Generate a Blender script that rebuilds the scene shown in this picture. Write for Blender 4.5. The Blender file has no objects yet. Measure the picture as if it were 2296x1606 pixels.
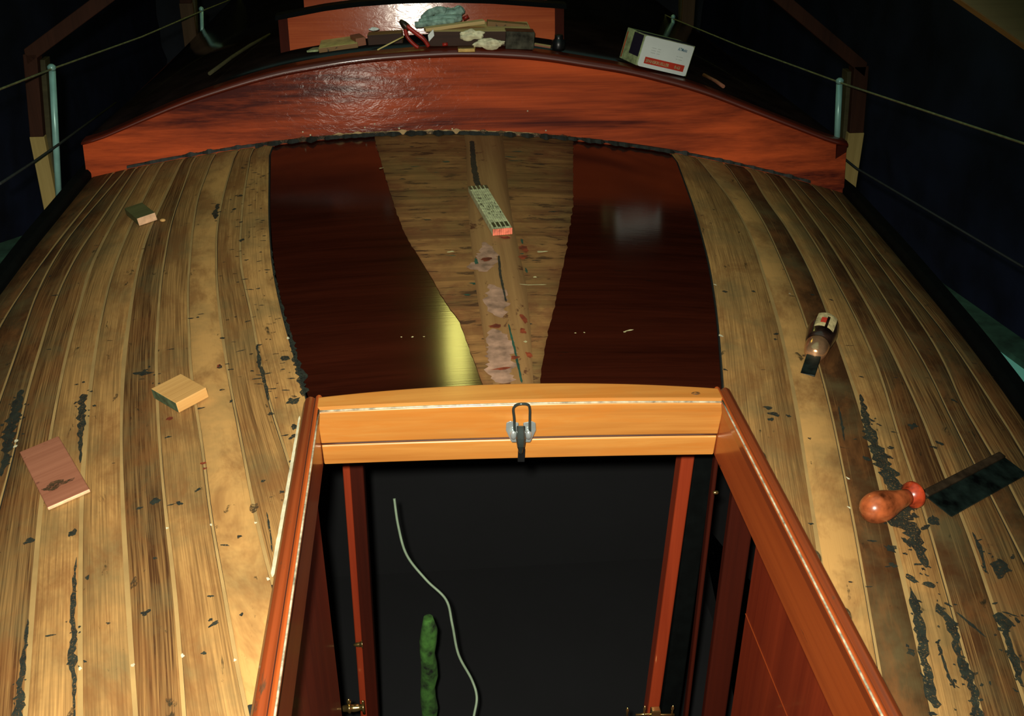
import bpy, bmesh, math, random
from mathutils import Vector, Matrix
from mathutils.noise import noise
random.seed(7)
S = bpy.context.scene
COL = S.collection
R = math.radians

# ------------------------------------------------------------------ camera
F, W, H = 2300.0, 2296.0, 1606.0
PITCH, YAW = R(29.15), R(-5.0)
cd = bpy.data.cameras.new('camera')
cam = bpy.data.objects.new('camera', cd)
COL.objects.link(cam)
cam.location = (-.135, 0, .9)
cam.rotation_euler = (math.pi/2-PITCH, 0, YAW)
cd.sensor_fit = 'HORIZONTAL'
cd.sensor_width = 36.0
cd.lens = 36.0*F/W
cd.clip_start = .02
cd.clip_end = 60
S.camera = cam

# ------------------------------------------------------------------ world, flash, exposure
w = bpy.data.worlds.new('night')
S.world = w
w.use_nodes = True
bg = w.node_tree.nodes['Background']
bg.inputs[0].default_value = (.30, .55, .75, 1)
bg.inputs[1].default_value = .010
S.view_settings.view_transform = 'Standard'
S.view_settings.look = 'None'
S.view_settings.exposure = 0
S.view_settings.gamma = 1
fl = bpy.data.lights.new('flash', 'SPOT')       # the flash of the camera that took the photo
fl.energy = 285
fl.color = (1.0, .94, .78)
fl.shadow_soft_size = .018
fl.spot_size = R(86)
fl.spot_blend = 1.0
flash = bpy.data.objects.new('flash', fl)
COL.objects.link(flash)
flash.location = (-.17, -.02, .96)
flash.rotation_euler = (math.pi/2-R(42), 0, R(2))
# added fill light without a real source, lifts the blacks
al = bpy.data.lights.new('shed_fill', 'AREA')
al.energy = 9
al.color = (.45, 1.0, .85)
al.size = 3
alo = bpy.data.objects.new('shed_fill', al)
COL.objects.link(alo)
alo.location = (0, 1.5, 2.6)

# ------------------------------------------------------------------ surveying helpers
CR = cam.rotation_euler.to_matrix()
C0 = Vector(cam.location)
def ray(u, v): return CR @ Vector(((u-W/2)/F, -(v-H/2)/F, -1.0))
def hit(u, v, f, t1=14.0):
    """point where the sight line meets the surface f(P)=0"""
    d = ray(u, v); a, b = .3, None
    t = a
    while t < t1:
        t += .05
        if f(C0+d*t) < 0: b = t; break
        a = t
    if b is None: return C0+d*t1
    for _ in range(30):
        m = (a+b)/2
        if f(C0+d*m) < 0: b = m
        else: a = m
    return C0+d*a
def ax(u, v, i, val):
    d = ray(u, v); return C0+d*((val-C0[i])/d[i])
def deckz(x, y):
    return -.1*x*x-.045*x*min(1, max(0, (y-1.4)/1.5))
def dk(u, v, h=0): return hit(u, v, lambda P: P.z-deckz(P.x, P.y)-h)
def deckP(x, y, h=0): return Vector((x, y, deckz(x, y)+h))
def lin(pts, t):
    """piecewise linear with end extrapolation; pts sorted by key"""
    n = len(pts)
    i = 0
    while i < n-2 and t > pts[i+1][0]: i += 1
    (a, va), (b, vb) = pts[i], pts[i+1]
    return va+(vb-va)*(t-a)/(b-a)
def smooth(pts, t):
    """Catmull-like smoothing of lin()"""
    return sum(lin(pts, t+d)*k for d, k in ((-.09, .2), (-.045, .2), (0, .2), (.045, .2), (.09, .2)))

# ------------------------------------------------------------------ object helpers
def tag(o, label=None, cat=None, group=None, kind=None):
    if label: o['label'] = label
    if cat: o['category'] = cat
    if group: o['group'] = group
    if kind: o['kind'] = kind
    return o
def empty(name, loc, label, cat, group=None):
    o = bpy.data.objects.new(name, None); COL.objects.link(o)
    o.location = loc; o.empty_display_size = .05
    return tag(o, label, cat, group)
def link(name, bm, mats, parent=None, smoothf=False, rec=True):
    if rec: bmesh.ops.recalc_face_normals(bm, faces=bm.faces)
    me = bpy.data.meshes.new(name); bm.to_mesh(me); bm.free()
    if not isinstance(mats, (list, tuple)): mats = [mats]
    for m in mats: me.materials.append(m)
    if smoothf:
        for p in me.polygons: p.use_smooth = True
    o = bpy.data.objects.new(name, me); COL.objects.link(o)
    if parent is not None:
        o.parent = parent
        o.matrix_parent_inverse = Matrix.Translation(parent.location).inverted()
    return o
def bevel(o, wd, seg=2, ang=35):
    m = o.modifiers.new('bevel', 'BEVEL'); m.width = wd; m.segments = seg
    m.limit_method = 'ANGLE'; m.angle_limit = R(ang); m.harden_normals = False
    return o
def crisp(o, ang=30):
    m = o.modifiers.new('split', 'EDGE_SPLIT'); m.split_angle = R(ang); return o
def hexa(bm, c, mi=0):
    """box from 8 corners: bottom 4 (ccw), top 4"""
    v = [bm.verts.new(p) for p in c]
    for f in ((0, 3, 2, 1), (4, 5, 6, 7), (0, 1, 5, 4), (1, 2, 6, 5), (2, 3, 7, 6), (3, 0, 4, 7)):
        bm.faces.new([v[i] for i in f]).material_index = mi
    return v
def obox(bm, o, x, y, z, mi=0):
    """box from corner o and edge vectors"""
    return hexa(bm, [o, o+x, o+x+y, o+y, o+z, o+x+z, o+x+y+z, o+y+z], mi)
def abox(bm, lo, hi, mi=0):
    lo = Vector(lo); hi = Vector(hi)
    return obox(bm, lo, Vector((hi.x-lo.x, 0, 0)), Vector((0, hi.y-lo.y, 0)), Vector((0, 0, hi.z-lo.z)), mi)
def tube(bm, pts, r, n=10, mi=0, close=True):
    pts = [Vector(p) for p in pts]
    rings = []; a = None
    for i, p in enumerate(pts):
        d = (pts[min(i+1, len(pts)-1)]-pts[max(i-1, 0)])
        if d.length < 1e-9: d = pts[-1]-pts[0]
        d.normalize()
        if a is None: a = d.cross(Vector((0, 0, 1))) if abs(d.z) < .9 else d.cross(Vector((1, 0, 0)))
        a = a-d*a.dot(d); a.normalize(); b = a.cross(d)
        rr = r[i] if isinstance(r, (list, tuple)) else r
        rings.append([bm.verts.new(p+a*math.cos(2*math.pi*k/n)*rr+b*math.sin(2*math.pi*k/n)*rr) for k in range(n)])
    for i in range(len(rings)-1):
        for k in range(n):
            f = bm.faces.new((rings[i][k], rings[i][(k+1) % n], rings[i+1][(k+1) % n], rings[i+1][k])); f.material_index = mi; f.smooth = True
    if close:
        bm.faces.new(rings[0]).material_index = mi; bm.faces.new(rings[-1][::-1]).material_index = mi
def crv(pts, n=6):
    """Catmull-Rom through 3D points"""
    pts = [Vector(p) for p in pts]; out = []
    for i in range(len(pts)-1):
        p0 = pts[max(i-1, 0)]; p1 = pts[i]; p2 = pts[i+1]; p3 = pts[min(i+2, len(pts)-1)]
        for k in range(n):
            t = k/n
            out.append(.5*((2*p1)+(p2-p0)*t+(2*p0-5*p1+4*p2-p3)*t*t+(3*p1-p0-3*p2+p3)*t**3))
    out.append(pts[-1]); return out
def sweep(bm, prof, stations, mi=0, cap=True, closed=True):
    """prof -> list of (a,b); stations -> functions mapping (a,b) to a point"""
    rings = [[bm.verts.new(s(a, b)) for a, b in prof] for s in stations]
    n = len(prof)
    for i in range(len(rings)-1):
        for k in range(n if closed else n-1):
            bm.faces.new((rings[i][k], rings[i][(k+1) % n], rings[i+1][(k+1) % n], rings[i+1][k])).material_index = mi
    if cap and closed:
        bm.faces.new(rings[0]).material_index = mi; bm.faces.new(rings[-1][::-1]).material_index = mi

# ------------------------------------------------------------------ materials
class NT:
    def __init__(s, name):
        s.m = bpy.data.materials.new(name); s.m.use_nodes = True
        s.t = s.m.node_tree; s.b = s.t.nodes['Principled BSDF']
    def n(s, ty, **k):
        x = s.t.nodes.new(ty)
        for a, b in k.items():
            if a.startswith('i_'): x.inputs[a[2:]].default_value = b
            else: setattr(x, a, b)
        return x
    def l(s, a, b): s.t.links.new(a, b)
    def ramp(s, fac, stops):
        r = s.n('ShaderNodeValToRGB'); e = r.color_ramp.elements
        while len(e) < len(stops): e.new(.5)
        for i, (p, c) in enumerate(stops):
            e[i].position = p; e[i].color = (*c, 1) if len(c) == 3 else c
        s.l(fac, r.inputs[0]); return r.outputs[0]
    def noise(s, vec, scale, det=4, rough=.55, dist=0):
        x = s.n('ShaderNodeTexNoise'); x.inputs['Scale'].default_value = scale
        x.inputs['Detail'].default_value = det; x.inputs['Roughness'].default_value = rough
        x.inputs['Distortion'].default_value = dist
        if vec is not None: s.l(vec, x.inputs['Vector'])
        return x.outputs['Fac']
    def mapv(s, vec, sc, loc=(0, 0, 0)):
        x = s.n('ShaderNodeMapping'); x.inputs['Scale'].default_value = sc; x.inputs['Location'].default_value = loc
        s.l(vec, x.inputs['Vector']); return x.outputs[0]
    def mix(s, f, a, b, mode='MIX'):
        x = s.n('ShaderNodeMix', data_type='RGBA', blend_type=mode)
        for src, i in ((f, 0), (a, 6), (b, 7)):
            if isinstance(src, (int, float)): x.inputs[i].default_value = src
            elif isinstance(src, tuple): x.inputs[i].default_value = (*src, 1)
            else: s.l(src, x.inputs[i])
        return x.outputs[2]
    def math(s, op, a, b=0.0, clamp=False):
        x = s.n('ShaderNodeMath', operation=op); x.use_clamp = clamp
        for src, i in ((a, 0), (b, 1)):
            if isinstance(src, (int, float)): x.inputs[i].default_value = src
            else: s.l(src, x.inputs[i])
        return x.outputs[0]
    def bump(s, h, st, dist=.002):
        x = s.n('ShaderNodeBump'); x.inputs['Strength'].default_value = st; x.inputs['Distance'].default_value = dist
        s.l(h, x.inputs['Height']); s.l(x.outputs[0], s.b.inputs['Normal']); return x.outputs[0]
    def coord(s, k='Object'): return s.n('ShaderNodeTexCoord').outputs[k]
    def set(s, **k):
        for a, b in k.items(): s.b.inputs[a.replace('_', ' ')].default_value = b
        return s

def plain(name, col, rough=.5, metal=0, var=.12, scale=30, coat=0, bump=0):
    a = NT(name); c = a.coord(); nz = a.noise(c, scale, 4)
    d = tuple(x*(1-2.2*var) for x in col); b = tuple(min(1, x*(1+var)) for x in col)
    a.l(a.ramp(nz, [(.3, d), (.7, b)]), a.b.inputs['Base Color'])
    a.set(Roughness=rough, Metallic=metal, Coat_Weight=coat, Coat_Roughness=.08)
    if bump: a.bump(nz, bump, .001)
    return a.m

def timber(name, dark, light, axis=1, rough=.5, coat=0, gs=1.0, bumps=.25, stains=None, coatr=.1, wrinkle=0, coord='Object', tone=False, grey=None, streak=(.3, .7), spec=.5, wt=(.38, .22, .40), tint=None, fine=260):
    """wood: grain runs along the given axis of the coordinates"""
    a = NT(name); c = a.coord(coord)
    s1 = [55*gs]*3; s1[axis] = 2.2*gs
    s2 = [fine*gs]*3; s2[axis] = 5*gs
    s3 = [9*gs]*3; s3[axis] = 1.0*gs
    n1 = a.noise(a.mapv(c, s1), 1, 4, .6, .3)
    n2 = a.noise(a.mapv(c, s2), 1, 3, .6)
    n3 = a.noise(a.mapv(c, s3), 1, 3, .6, .6)
    v = a.math('ADD', a.math('MULTIPLY', n1, wt[0]), a.math('ADD', a.math('MULTIPLY', n2, wt[1]), a.math('MULTIPLY', n3, wt[2])))
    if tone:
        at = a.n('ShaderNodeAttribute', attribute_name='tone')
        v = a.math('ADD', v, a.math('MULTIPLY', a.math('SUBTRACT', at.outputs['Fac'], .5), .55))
    mid = tuple((x+y)/2 for x, y in zip(dark, light))
    col = a.ramp(v, [(streak[0], dark), ((streak[0]+streak[1])/2, mid), (streak[1], light)])
    if grey:
        g = a.noise(a.mapv(c, (5, 5, 5)), 1, 5, .65)
        col = a.mix(a.ramp(g, [(.46, (0, 0, 0)), (.66, (.55, .55, .55))]), col, grey, 'MIX')
    if tint:
        g = a.noise(a.mapv(c, tint[0]), 1, 5, .7, .4)
        col = a.mix(a.ramp(g, [(.47, (0, 0, 0)), (.64, (.62, .62, .62))]), col, tint[1], 'MIX')
    if stains:
        sc, thr, scol = stains
        g = a.noise(a.mapv(c, sc), 1, 5, .7, .5)
        col = a.mix(a.ramp(g, [(thr, (0, 0, 0)), (thr+.06, (.85, .85, .85))]), col, scol, 'MIX')
    a.l(col, a.b.inputs['Base Color'])
    a.set(Roughness=rough, Coat_Weight=coat, Coat_Roughness=coatr, Specular_IOR_Level=spec)
    h = a.math('ADD', n1, n2)
    if wrinkle:
        wn = a.noise(a.mapv(c, (28, 28, 60)), 1, 3, .6, 1.0)
        bp = a.bump(a.math('ADD', a.math('MULTIPLY', n2, .15), a.math('MULTIPLY', wn, 1.6)), wrinkle, .003)
        a.l(bp, a.b.inputs['Coat Normal'])
    else:
        a.bump(h, bumps, .0008)
    return a.m

M = {}
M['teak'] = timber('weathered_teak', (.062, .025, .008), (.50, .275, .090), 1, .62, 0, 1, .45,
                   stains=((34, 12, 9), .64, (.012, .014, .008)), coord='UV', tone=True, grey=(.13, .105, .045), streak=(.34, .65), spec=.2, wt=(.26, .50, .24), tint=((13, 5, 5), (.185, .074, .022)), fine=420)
M['caulk'] = plain('tan_caulk', (.38, .24, .088), .6, 0, .10, 12)
M['tar'] = plain('black_tar', (.014, .019, .012), .75, 0, .3, 60, 0, .3)
def feather(m, sc, lo, hi):
    a = NT.__new__(NT); a.m = m; a.t = m.node_tree; a.b = a.t.nodes['Principled BSDF']
    nz = a.noise(a.coord(), sc, 5, .75)
    a.l(a.ramp(nz, [(lo, (0, 0, 0)), (hi, (1, 1, 1))]), a.b.inputs['Alpha'])
feather(M['tar'], 330, .33, .50)
M['stain'] = plain('brown_stain', (.07, .04, .014), .7, 0, .3, 50)
feather(M['stain'], 200, .38, .6)
M['rust'] = plain('red_stain', (.22, .035, .008), .7, 0, .3, 50)
M['bed'] = plain('dark_bedding', (.012, .014, .010), .7, 0, .3, 60)
M['putty'] = plain('pale_putty', (.62, .58, .40), .6, 0, .15, 50)
M['gloss'] = timber('dark_varnished_mahogany', (.010, .0022, .0012), (.050, .009, .004), 0, .16, 0, .6, .1,
                    stains=((6, 60, 6), .66, (.004, .005, .004)), coord='Object', spec=.5)
M['gloss'].node_tree.nodes['Principled BSDF'].inputs['Roughness'].default_value = .13
M['worn'] = timber('worn_bare_mahogany', (.045, .015, .006), (.40, .20, .065), 0, .6, 0, .5, .3,
                   stains=((9, 40, 8), .56, (.045, .020, .010)), spec=.3, grey=(.11, .085, .03), streak=(.34, .66), tint=((10, 12, 5), (.14, .045, .018)))
M['king'] = timber('worn_king_plank', (.15, .065, .022), (.38, .215, .080), 1, .6, 0, .6, .3,
                   stains=((22, 14, 8), .60, (.075, .022, .010)), spec=.3)
M['pink'] = plain('pink_primer', (.36, .21, .14), .6, 0, .25, 40)
M['green'] = plain('green_paint', (.015, .07, .045), .6, 0, .25, 40)
M['cream'] = plain('cream_paint', (.55, .50, .26), .6, 0, .2, 40)
M['board'] = timber('red_varnished_mahogany', (.060, .0050, .0018), (.62, .090, .017), 0, .6, .022, .95, .15,
                    coatr=.13, wrinkle=.12, streak=(.36, .64), stains=None, spec=.12, wt=(.26, .14, .60))
M['boardcap'] = timber('dark_mahogany_moulding', (.055, .006, .002), (.16, .018, .005), 0, .4, .3, .5, .2)
M['hatchfront'] = timber('flash_tinted_mahogany', (.30, .085, .010), (.60, .275, .062), 0, .35, .6, .35, .12, coatr=.12,  # same varnish as the sides, coloured brighter for the flash falling on it
                         stains=((60, 60, 60), .70, (.20, .05, .01)), streak=(.33, .62), tint=((5, 9, 30), (.50, .17, .025)))
M['hatchside'] = timber('red_brown_varnished_mahogany', (.20, .028, .005), (.46, .095, .016), 1, .4, .5, .4, .15, coatr=.15,
                        stains=((26, 10, 40), .66, (.06, .02, .008)), streak=(.25, .72))
M['railout'] = timber('worn_dark_rail_edge', (.050, .012, .004), (.27, .050, .010), 1, .42, .4, .5, .4, stains=((20, 9, 30), .60, (.05, .035, .018)), streak=(.32, .68))
M['seal'] = plain('pale_grey_seal', (.45, .40, .28), .4, 0, .3, 90, .3)
M['groove'] = plain('dark_groove', (.05, .012, .004), .6)
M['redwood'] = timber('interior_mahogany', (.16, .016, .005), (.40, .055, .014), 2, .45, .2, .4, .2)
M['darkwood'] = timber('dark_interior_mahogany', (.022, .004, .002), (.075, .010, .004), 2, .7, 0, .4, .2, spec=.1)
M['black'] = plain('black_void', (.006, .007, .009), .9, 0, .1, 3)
M['roof'] = plain('dark_gloss_roof', (.010, .006, .005), .14, 0, .3, 8)
M['tarp'] = plain('navy_tarpaulin', (.028, .035, .055), .8, 0, .3, 2, 0, .3)
M['tarpb'] = plain('blue_tarpaulin', (.020, .028, .085), .7, 0, .3, 3, 0, .3)
M['rail'] = plain('black_toe_rail', (.002, .003, .003), .8, 0, .2, 30)
M['rail'].node_tree.nodes['Principled BSDF'].inputs['Specular IOR Level'].default_value = .08
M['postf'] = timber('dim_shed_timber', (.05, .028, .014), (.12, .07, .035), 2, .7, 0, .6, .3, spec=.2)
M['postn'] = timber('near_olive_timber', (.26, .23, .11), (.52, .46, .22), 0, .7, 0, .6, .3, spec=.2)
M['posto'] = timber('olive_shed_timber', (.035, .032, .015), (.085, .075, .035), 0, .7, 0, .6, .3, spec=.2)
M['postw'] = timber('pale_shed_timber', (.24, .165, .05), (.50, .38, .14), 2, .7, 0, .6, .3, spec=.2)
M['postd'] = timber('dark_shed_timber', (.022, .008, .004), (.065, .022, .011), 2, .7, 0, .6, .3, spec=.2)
M['steel'] = plain('stanchion_steel', (.30, .58, .52), .3, .15, .1, 20)
M['wire'] = plain('lifeline_sheath', (.26, .28, .13), .5, 0, .2, 60)
M['wired'] = plain('dark_cord', (.012, .016, .014), .7, 0, .2, 60)
M['turq'] = plain('turquoise_sheet', (.30, .85, .75), .6, 0, .1, 4)
M['dgreen'] = plain('dark_green_board', (.025, .07, .045), .7, 0, .3, 20)
M['white'] = plain('white_card', (.86, .93, .90), .55, 0, .03, 10)
M['cardg'] = plain('green_tinted_card', (.40, .48, .24), .6, 0, .25, 60)
M['navy'] = plain('navy_print', (.010, .012, .035), .5, 0, .1, 10)
M['red'] = plain('red_print', (.62, .05, .025), .5, 0, .08, 10)
M['bluep'] = plain('blue_print', (.08, .22, .32), .5, 0, .1, 10)
M['greyp'] = plain('grey_print', (.48, .52, .48), .5, 0, .1, 10)
M['rule'] = plain('worn_white_rule', (.55, .58, .34), .5, 0, .25, 90)
M['rulek'] = plain('black_rule_tip', (.012, .020, .012), .4, 0, .2, 60)
M['ruler'] = plain('red_rule_tip', (.80, .20, .12), .5, 0, .2, 90)
M['handle'] = plain('red_brown_handle', (.42, .10, .030), .28, 0, .4, 30, .5)
M['handler'] = plain('red_lacquer', (.45, .05, .015), .3, 0, .35, 45, .4)
M['ferrule'] = plain('copper_ferrule', (.75, .42, .22), .22, .8, .2, 40)
M['blade'] = plain('blackened_steel', (.010, .018, .015), .42, .3, .45, 40)
M['spine'] = plain('brown_steel', (.055, .035, .020), .4, .4, .3, 50)
M['handlek'] = plain('dark_handle', (.025, .012, .008), .3, 0, .4, 40, .4)
M['label'] = plain('cream_label', (.62, .50, .25), .5, 0, .3, 70)
M['chrome'] = plain('chrome', (.55, .62, .62), .22, .7, .1, 30)
M['chromed'] = plain('dark_chrome', (.05, .065, .06), .22, .5, .2, 30)
M['blk'] = plain('black_plastic', (.008, .009, .010), .35, 0, .2, 30)
M['brass'] = plain('brass', (.80, .56, .20), .22, .95, .15, 40)
M['cable'] = plain('pale_green_cable', (.22, .31, .21), .5, 0, .1, 40)
M['gstreak'] = plain('green_streak_tint', (.045, .15, .022), .9, 0, .45, 35, 0, .3)
M['pale'] = timber('pale_offcut', (.48, .30, .11), (.88, .68, .34), 0, .6, 0, 1, .2, spec=.3)
M['brown'] = timber('brown_offcut', (.10, .045, .018), (.42, .24, .09), 0, .6, 0, 1, .2, stains=((60, 60, 60), .6, (.02, .02, .012)), spec=.3)
M['dbrown'] = timber('dark_offcut', (.018, .008, .005), (.07, .028, .015), 0, .6, 0, 1, .2, spec=.3)
M['redoff'] = timber('red_brown_offcut', (.22, .075, .040), (.40, .165, .095), 0, .55, 0, 1, .2, stains=((14, 14, 14), .60, (.10, .03, .02)), spec=.3)
M['orangeoff'] = timber('orange_offcut', (.36, .17, .045), (.68, .40, .14), 0, .55, 0, 1, .2, spec=.3)
M['endgrain'] = plain('pale_end_grain', (.70, .42, .24), .6, 0, .12, 80)
M['endgreen'] = plain('green_end_grain', (.07, .11, .055), .6, 0, .3, 60)
M['oliveoff'] = timber('olive_offcut', (.05, .055, .018), (.16, .16, .06), 0, .6, 0, 1, .2, spec=.3)
M['kraft'] = plain('olive_card', (.78, .66, .24), .6, 0, .15, 30)
M['paper'] = plain('crumpled_paper', (.88, .80, .52), .6, 0, .2, 60, 0, .4)
M['glove'] = plain('grey_green_glove', (.34, .52, .44), .8, 0, .3, 50, 0, .5)
M['jar'] = plain('grey_tin', (.085, .085, .06), .25, .4, .4, 40)
M['plier'] = plain('red_grip', (.42, .022, .012), .4, 0, .2, 40)
lm = NT('tube_glow'); lm.set(Roughness=.4); lm.b.inputs['Base Color'].default_value = (.9, .9, .5, 1)
lm.b.inputs['Emission Color'].default_value = (1.0, .93, .22, 1); lm.b.inputs['Emission Strength'].default_value = 11
M['glow'] = lm.m

# ------------------------------------------------------------------ shed around the boat
bm = bmesh.new(); abox(bm, (-2.6, -3, -2.2), (2.6, 9, -2.1))
tag(link('floor', bm, M['black']), 'dark ground under the boat', kind='structure')
for nm, x in (('wall_left', -2.2), ('wall_right', 2.2)):
    bm = bmesh.new(); g = 40
    s = 1 if x > 0 else -1
    vs = [[bm.verts.new((x+.05*noise(Vector((i*.9, j*.7, s*3))), -2.5+i*.29, -2.1+j*.13)) for j in range(g)] for i in range(g)]
    for i in range(g-1):
        for j in range(g-1): bm.faces.new((vs[i][j], vs[i+1][j], vs[i+1][j+1], vs[i][j+1])).smooth = True
    o = link(nm, bm, M['tarpb']); tag(o, 'dark blue tarpaulin side of the shed', kind='structure')
    md = o.modifiers.new('s', 'SOLIDIFY'); md.thickness = .01
bm = bmesh.new(); abox(bm, (-2.3, 8.6, -2.2), (2.3, 8.7, 3.4))
tag(link('wall_back', bm, M['tarp']), 'dark tarpaulin closing the far end of the shed', kind='structure')
bm = bmesh.new(); abox(bm, (-2.3, -2.6, -2.2), (2.3, -2.5, 3.4))
tag(link('wall_front', bm, M['tarp']), 'tarpaulin behind the photographer', kind='structure')
bm = bmesh.new()
sweep(bm, [(-2.3, 2.7), (0, 3.3), (2.3, 2.7), (2.3, 2.75), (0, 3.35), (-2.3, 2.75)], [lambda a, b: Vector((a, -2.6, b)), lambda a, b: Vector((a, 8.7, b))])
tag(link('ceiling', bm, M['tarp']), 'dark tarpaulin roof of the shed', kind='structure')

# ------------------------------------------------------------------ deck planking
# seams surveyed on the photograph (pixels), laid on the cambered deck
LS = [
 [(137, 480), (60, 575), (0, 665), (-60, 760), (-160, 930)],
 [(195, 460), (150, 515), (100, 580), (24, 690), (0, 730), (-60, 850)],
 [(229, 443), (171, 510), (134, 559), (84, 650), (40, 780), (12, 862), (-20, 950), (-70, 1120)],
 [(262, 440), (215, 510), (171, 571), (122, 675), (78, 821), (62, 874), (34, 1002), (6, 1101), (-30, 1250), (-80, 1500)],
 [(302, 419), (256, 495), (226, 550), (198, 611), (184, 669), (153, 775), (117, 949), (109, 1002), (91, 1131), (71, 1383), (57, 1606)],
 [(345, 401), (323, 443), (284, 526), (253, 605), (235, 675), (215, 775), (199, 899), (184, 1070), (180, 1300), (180, 1606)],
 [(393, 391), (357, 468), (332, 520), (311, 593), (299, 650), (277, 806), (271, 961), (274, 1117), (278, 1190), (291, 1415), (304, 1604)],
 [(418, 400), (384, 495), (369, 574), (358, 650), (349, 806), (355, 961), (367, 1117), (376, 1190), (394, 1336), (413, 1606)],
 [(476, 355), (442, 443), (430, 529), (420, 650), (427, 837), (445, 946), (461, 1055), (473, 1179), (504, 1320), (520, 1446), (551, 1588)],
 [(524, 355), (500, 437), (485, 513), (485, 629), (495, 728), (511, 837), (545, 1010), (576, 1179), (608, 1295)],
 [(561, 346), (543, 459), (537, 574), (546, 635), (560, 681), (576, 775), (601, 899), (640, 1010), (668, 1100)],
 [(605, 338), (603, 480), (610, 590), (630, 690), (655, 780), (680, 860), (700, 940)],
]
RS = [
 [(1508, 333), (1558, 470), (1590, 590), (1606, 690), (1615, 780), (1620, 860), (1628, 960)],
 [(1555, 341), (1640, 449), (1689, 539), (1712, 617), (1741, 703), (1764, 804), (1776, 860), (1786, 916), (1805, 1040), (1829, 1193), (1850, 1330)],
 [(1622, 356), (1678, 442), (1719, 509), (1764, 610), (1797, 692), (1835, 812), (1867, 935), (1891, 1055), (1920, 1198), (1948, 1365), (1968, 1480)],
 [(1674, 371), (1719, 449), (1764, 509), (1805, 584), (1839, 659), (1861, 718), (1883, 782), (1908, 850), (1929, 911), (1958, 1031), (1977, 1102), (2001, 1202), (2029, 1317), (2058, 1441), (2091, 1603)],
 [(1741, 420), (1824, 539), (1869, 618), (1917, 707), (1950, 780), (1977, 845), (2015, 983), (2067, 1126), (2101, 1245), (2134, 1365), (2168, 1484), (2201, 1603)],
 [(1790, 446), (1846, 524), (1902, 610), (1947, 688), (1984, 756), (2027, 846), (2072, 945), (2115, 1059), (2163, 1174), (2201, 1279), (2234, 1388), (2273, 1498), (2300, 1585)],
 [(1816, 446), (1883, 524), (1943, 606), (2003, 700), (2040, 759), (2085, 834), (2139, 954), (2191, 1050), (2244, 1155), (2292, 1250), (2350, 1370)],
 [(1850, 446), (1910, 509), (1981, 606), (2063, 722), (2115, 804), (2168, 935), (2225, 1012), (2282, 1126), (2340, 1240)],
 [(1880, 446), (1966, 561), (2059, 674), (2134, 767), (2208, 879), (2296, 1020), (2370, 1150)],
 [(1895, 438), (2003, 561), (2171, 767), (2268, 900), (2330, 990), (2400, 1100)],
]
def world_seam(px):
    p = sorted([(q.y, q.x) for q in (dk(*a) for a in px)])
    out = [p[0]]
    for q in p[1:]:
        if q[0]-out[-1][0] > .03: out.append(q)
    return out
LW = [world_seam(s) for s in LS]
RW = [world_seam(s) for s in RS][::-1]
YF = 2.86
def seam_x(ws, y):
    yy = min(max(y, .62), YF)
    x = smooth(ws, yy)
    if y > YF: x *= 1-.055*(y-YF)
    return x
def clampx(xs, sign):
    # keep the seams in order (outer to inner)
    out = [xs[0]]
    for x in xs[1:]:
        lim = out[-1]-sign*.004
        out.append(min(x, lim) if sign > 0 else max(x, lim))
    return out
HX = .347                       # outside of the hatch coaming
def inner(y, sign):
    return HX if y < 1.43 else 0.0
Ys = [.30+.05*i for i in range(92)]
def side_rows(WS, sign):
    rows = []
    for y in Ys:
        xs = [seam_x(w_, y) for w_ in WS]
        if sign < 0 and y < 2.35: xs[0] = seam_x(WS[0], 2.35)-.02*(2.35-y)**2
        rows.append(clampx(xs, sign))
    return rows
LR = side_rows(LW, -1); RR = side_rows(RW, 1)
bm = bmesh.new()
uvl = bm.loops.layers.uv.new('UVMap')
tl = bm.verts.layers.float.new('tone')
def strip(rows, i, sign, tone, uoff, matidx, g0, g1, h):
    """plank between seam i and i+1 with edge gaps g0,g1"""
    prev = None
    for r, y in enumerate(Ys):
        a = rows[r][i]-sign*g0; b = rows[r][i+1]+sign*g1
        inn = inner(y, sign)
        if sign*a < inn+.002: prev = None; continue
        if inn and sign*b < inn: b = sign*inn
        if sign*(a-b) < .001: prev = None; continue
        m = (a+b)/2
        cur = []
        for x, dz in ((a, -.0012), (a-sign*.0015, 0), (m, .0003), (b+sign*.0015, 0), (b, -.0012)):
            v = bm.verts.new(deckP(x, y, h+dz)); v[tl] = tone; cur.append((v, x-rows[r][i+1]))
        if prev:
            for k in range(4):
                f = bm.faces.new((prev[k][0], prev[k+1][0], cur[k+1][0], cur[k][0]))
                f.material_index = matidx; f.smooth = True
                us = {prev[k][0]: prev[k][1], prev[k+1][0]: prev[k+1][1], cur[k+1][0]: cur[k+1][1], cur[k][0]: cur[k][1]}
                for lp in f.loops:
                    lp[uvl].uv = (us[lp.vert]+uoff, lp.vert.co.y)
        prev = cur
def caulk(rows, i, sign, wd, matidx, h):
    prev = None
    for r, y in enumerate(Ys):
        x = rows[r][i]; inn = inner(y, sign)
        if sign*x < inn+.003: prev = None; continue
        ww = wd*(.62+.35*noise(Vector((i*3.1, y*3, sign))))
        cur = [bm.verts.new(deckP(x-ww, y, h)), bm.verts.new(deckP(x+ww, y, h))]
        if prev:
            f = bm.faces.new((prev[0], prev[1], cur[1], cur[0])); f.material_index = matidx
        prev = cur
LT = [.10, .14, .12, .26, .34, .58, .54, .30, .52, .92, .48, .70]  # outermost planks toned down to paint in the flash fading sideways
RT = [.20, .26, .18, .36, .22, .56, .10, .90, .56]  # outer tones lowered likewise, flash fall-off put into the colour
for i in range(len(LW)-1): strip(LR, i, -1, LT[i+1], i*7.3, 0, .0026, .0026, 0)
for i in range(len(RW)-1): strip(RR, i, 1, RT[i], 90+i*5.7, 0, .0020, .0020, 0)
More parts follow.
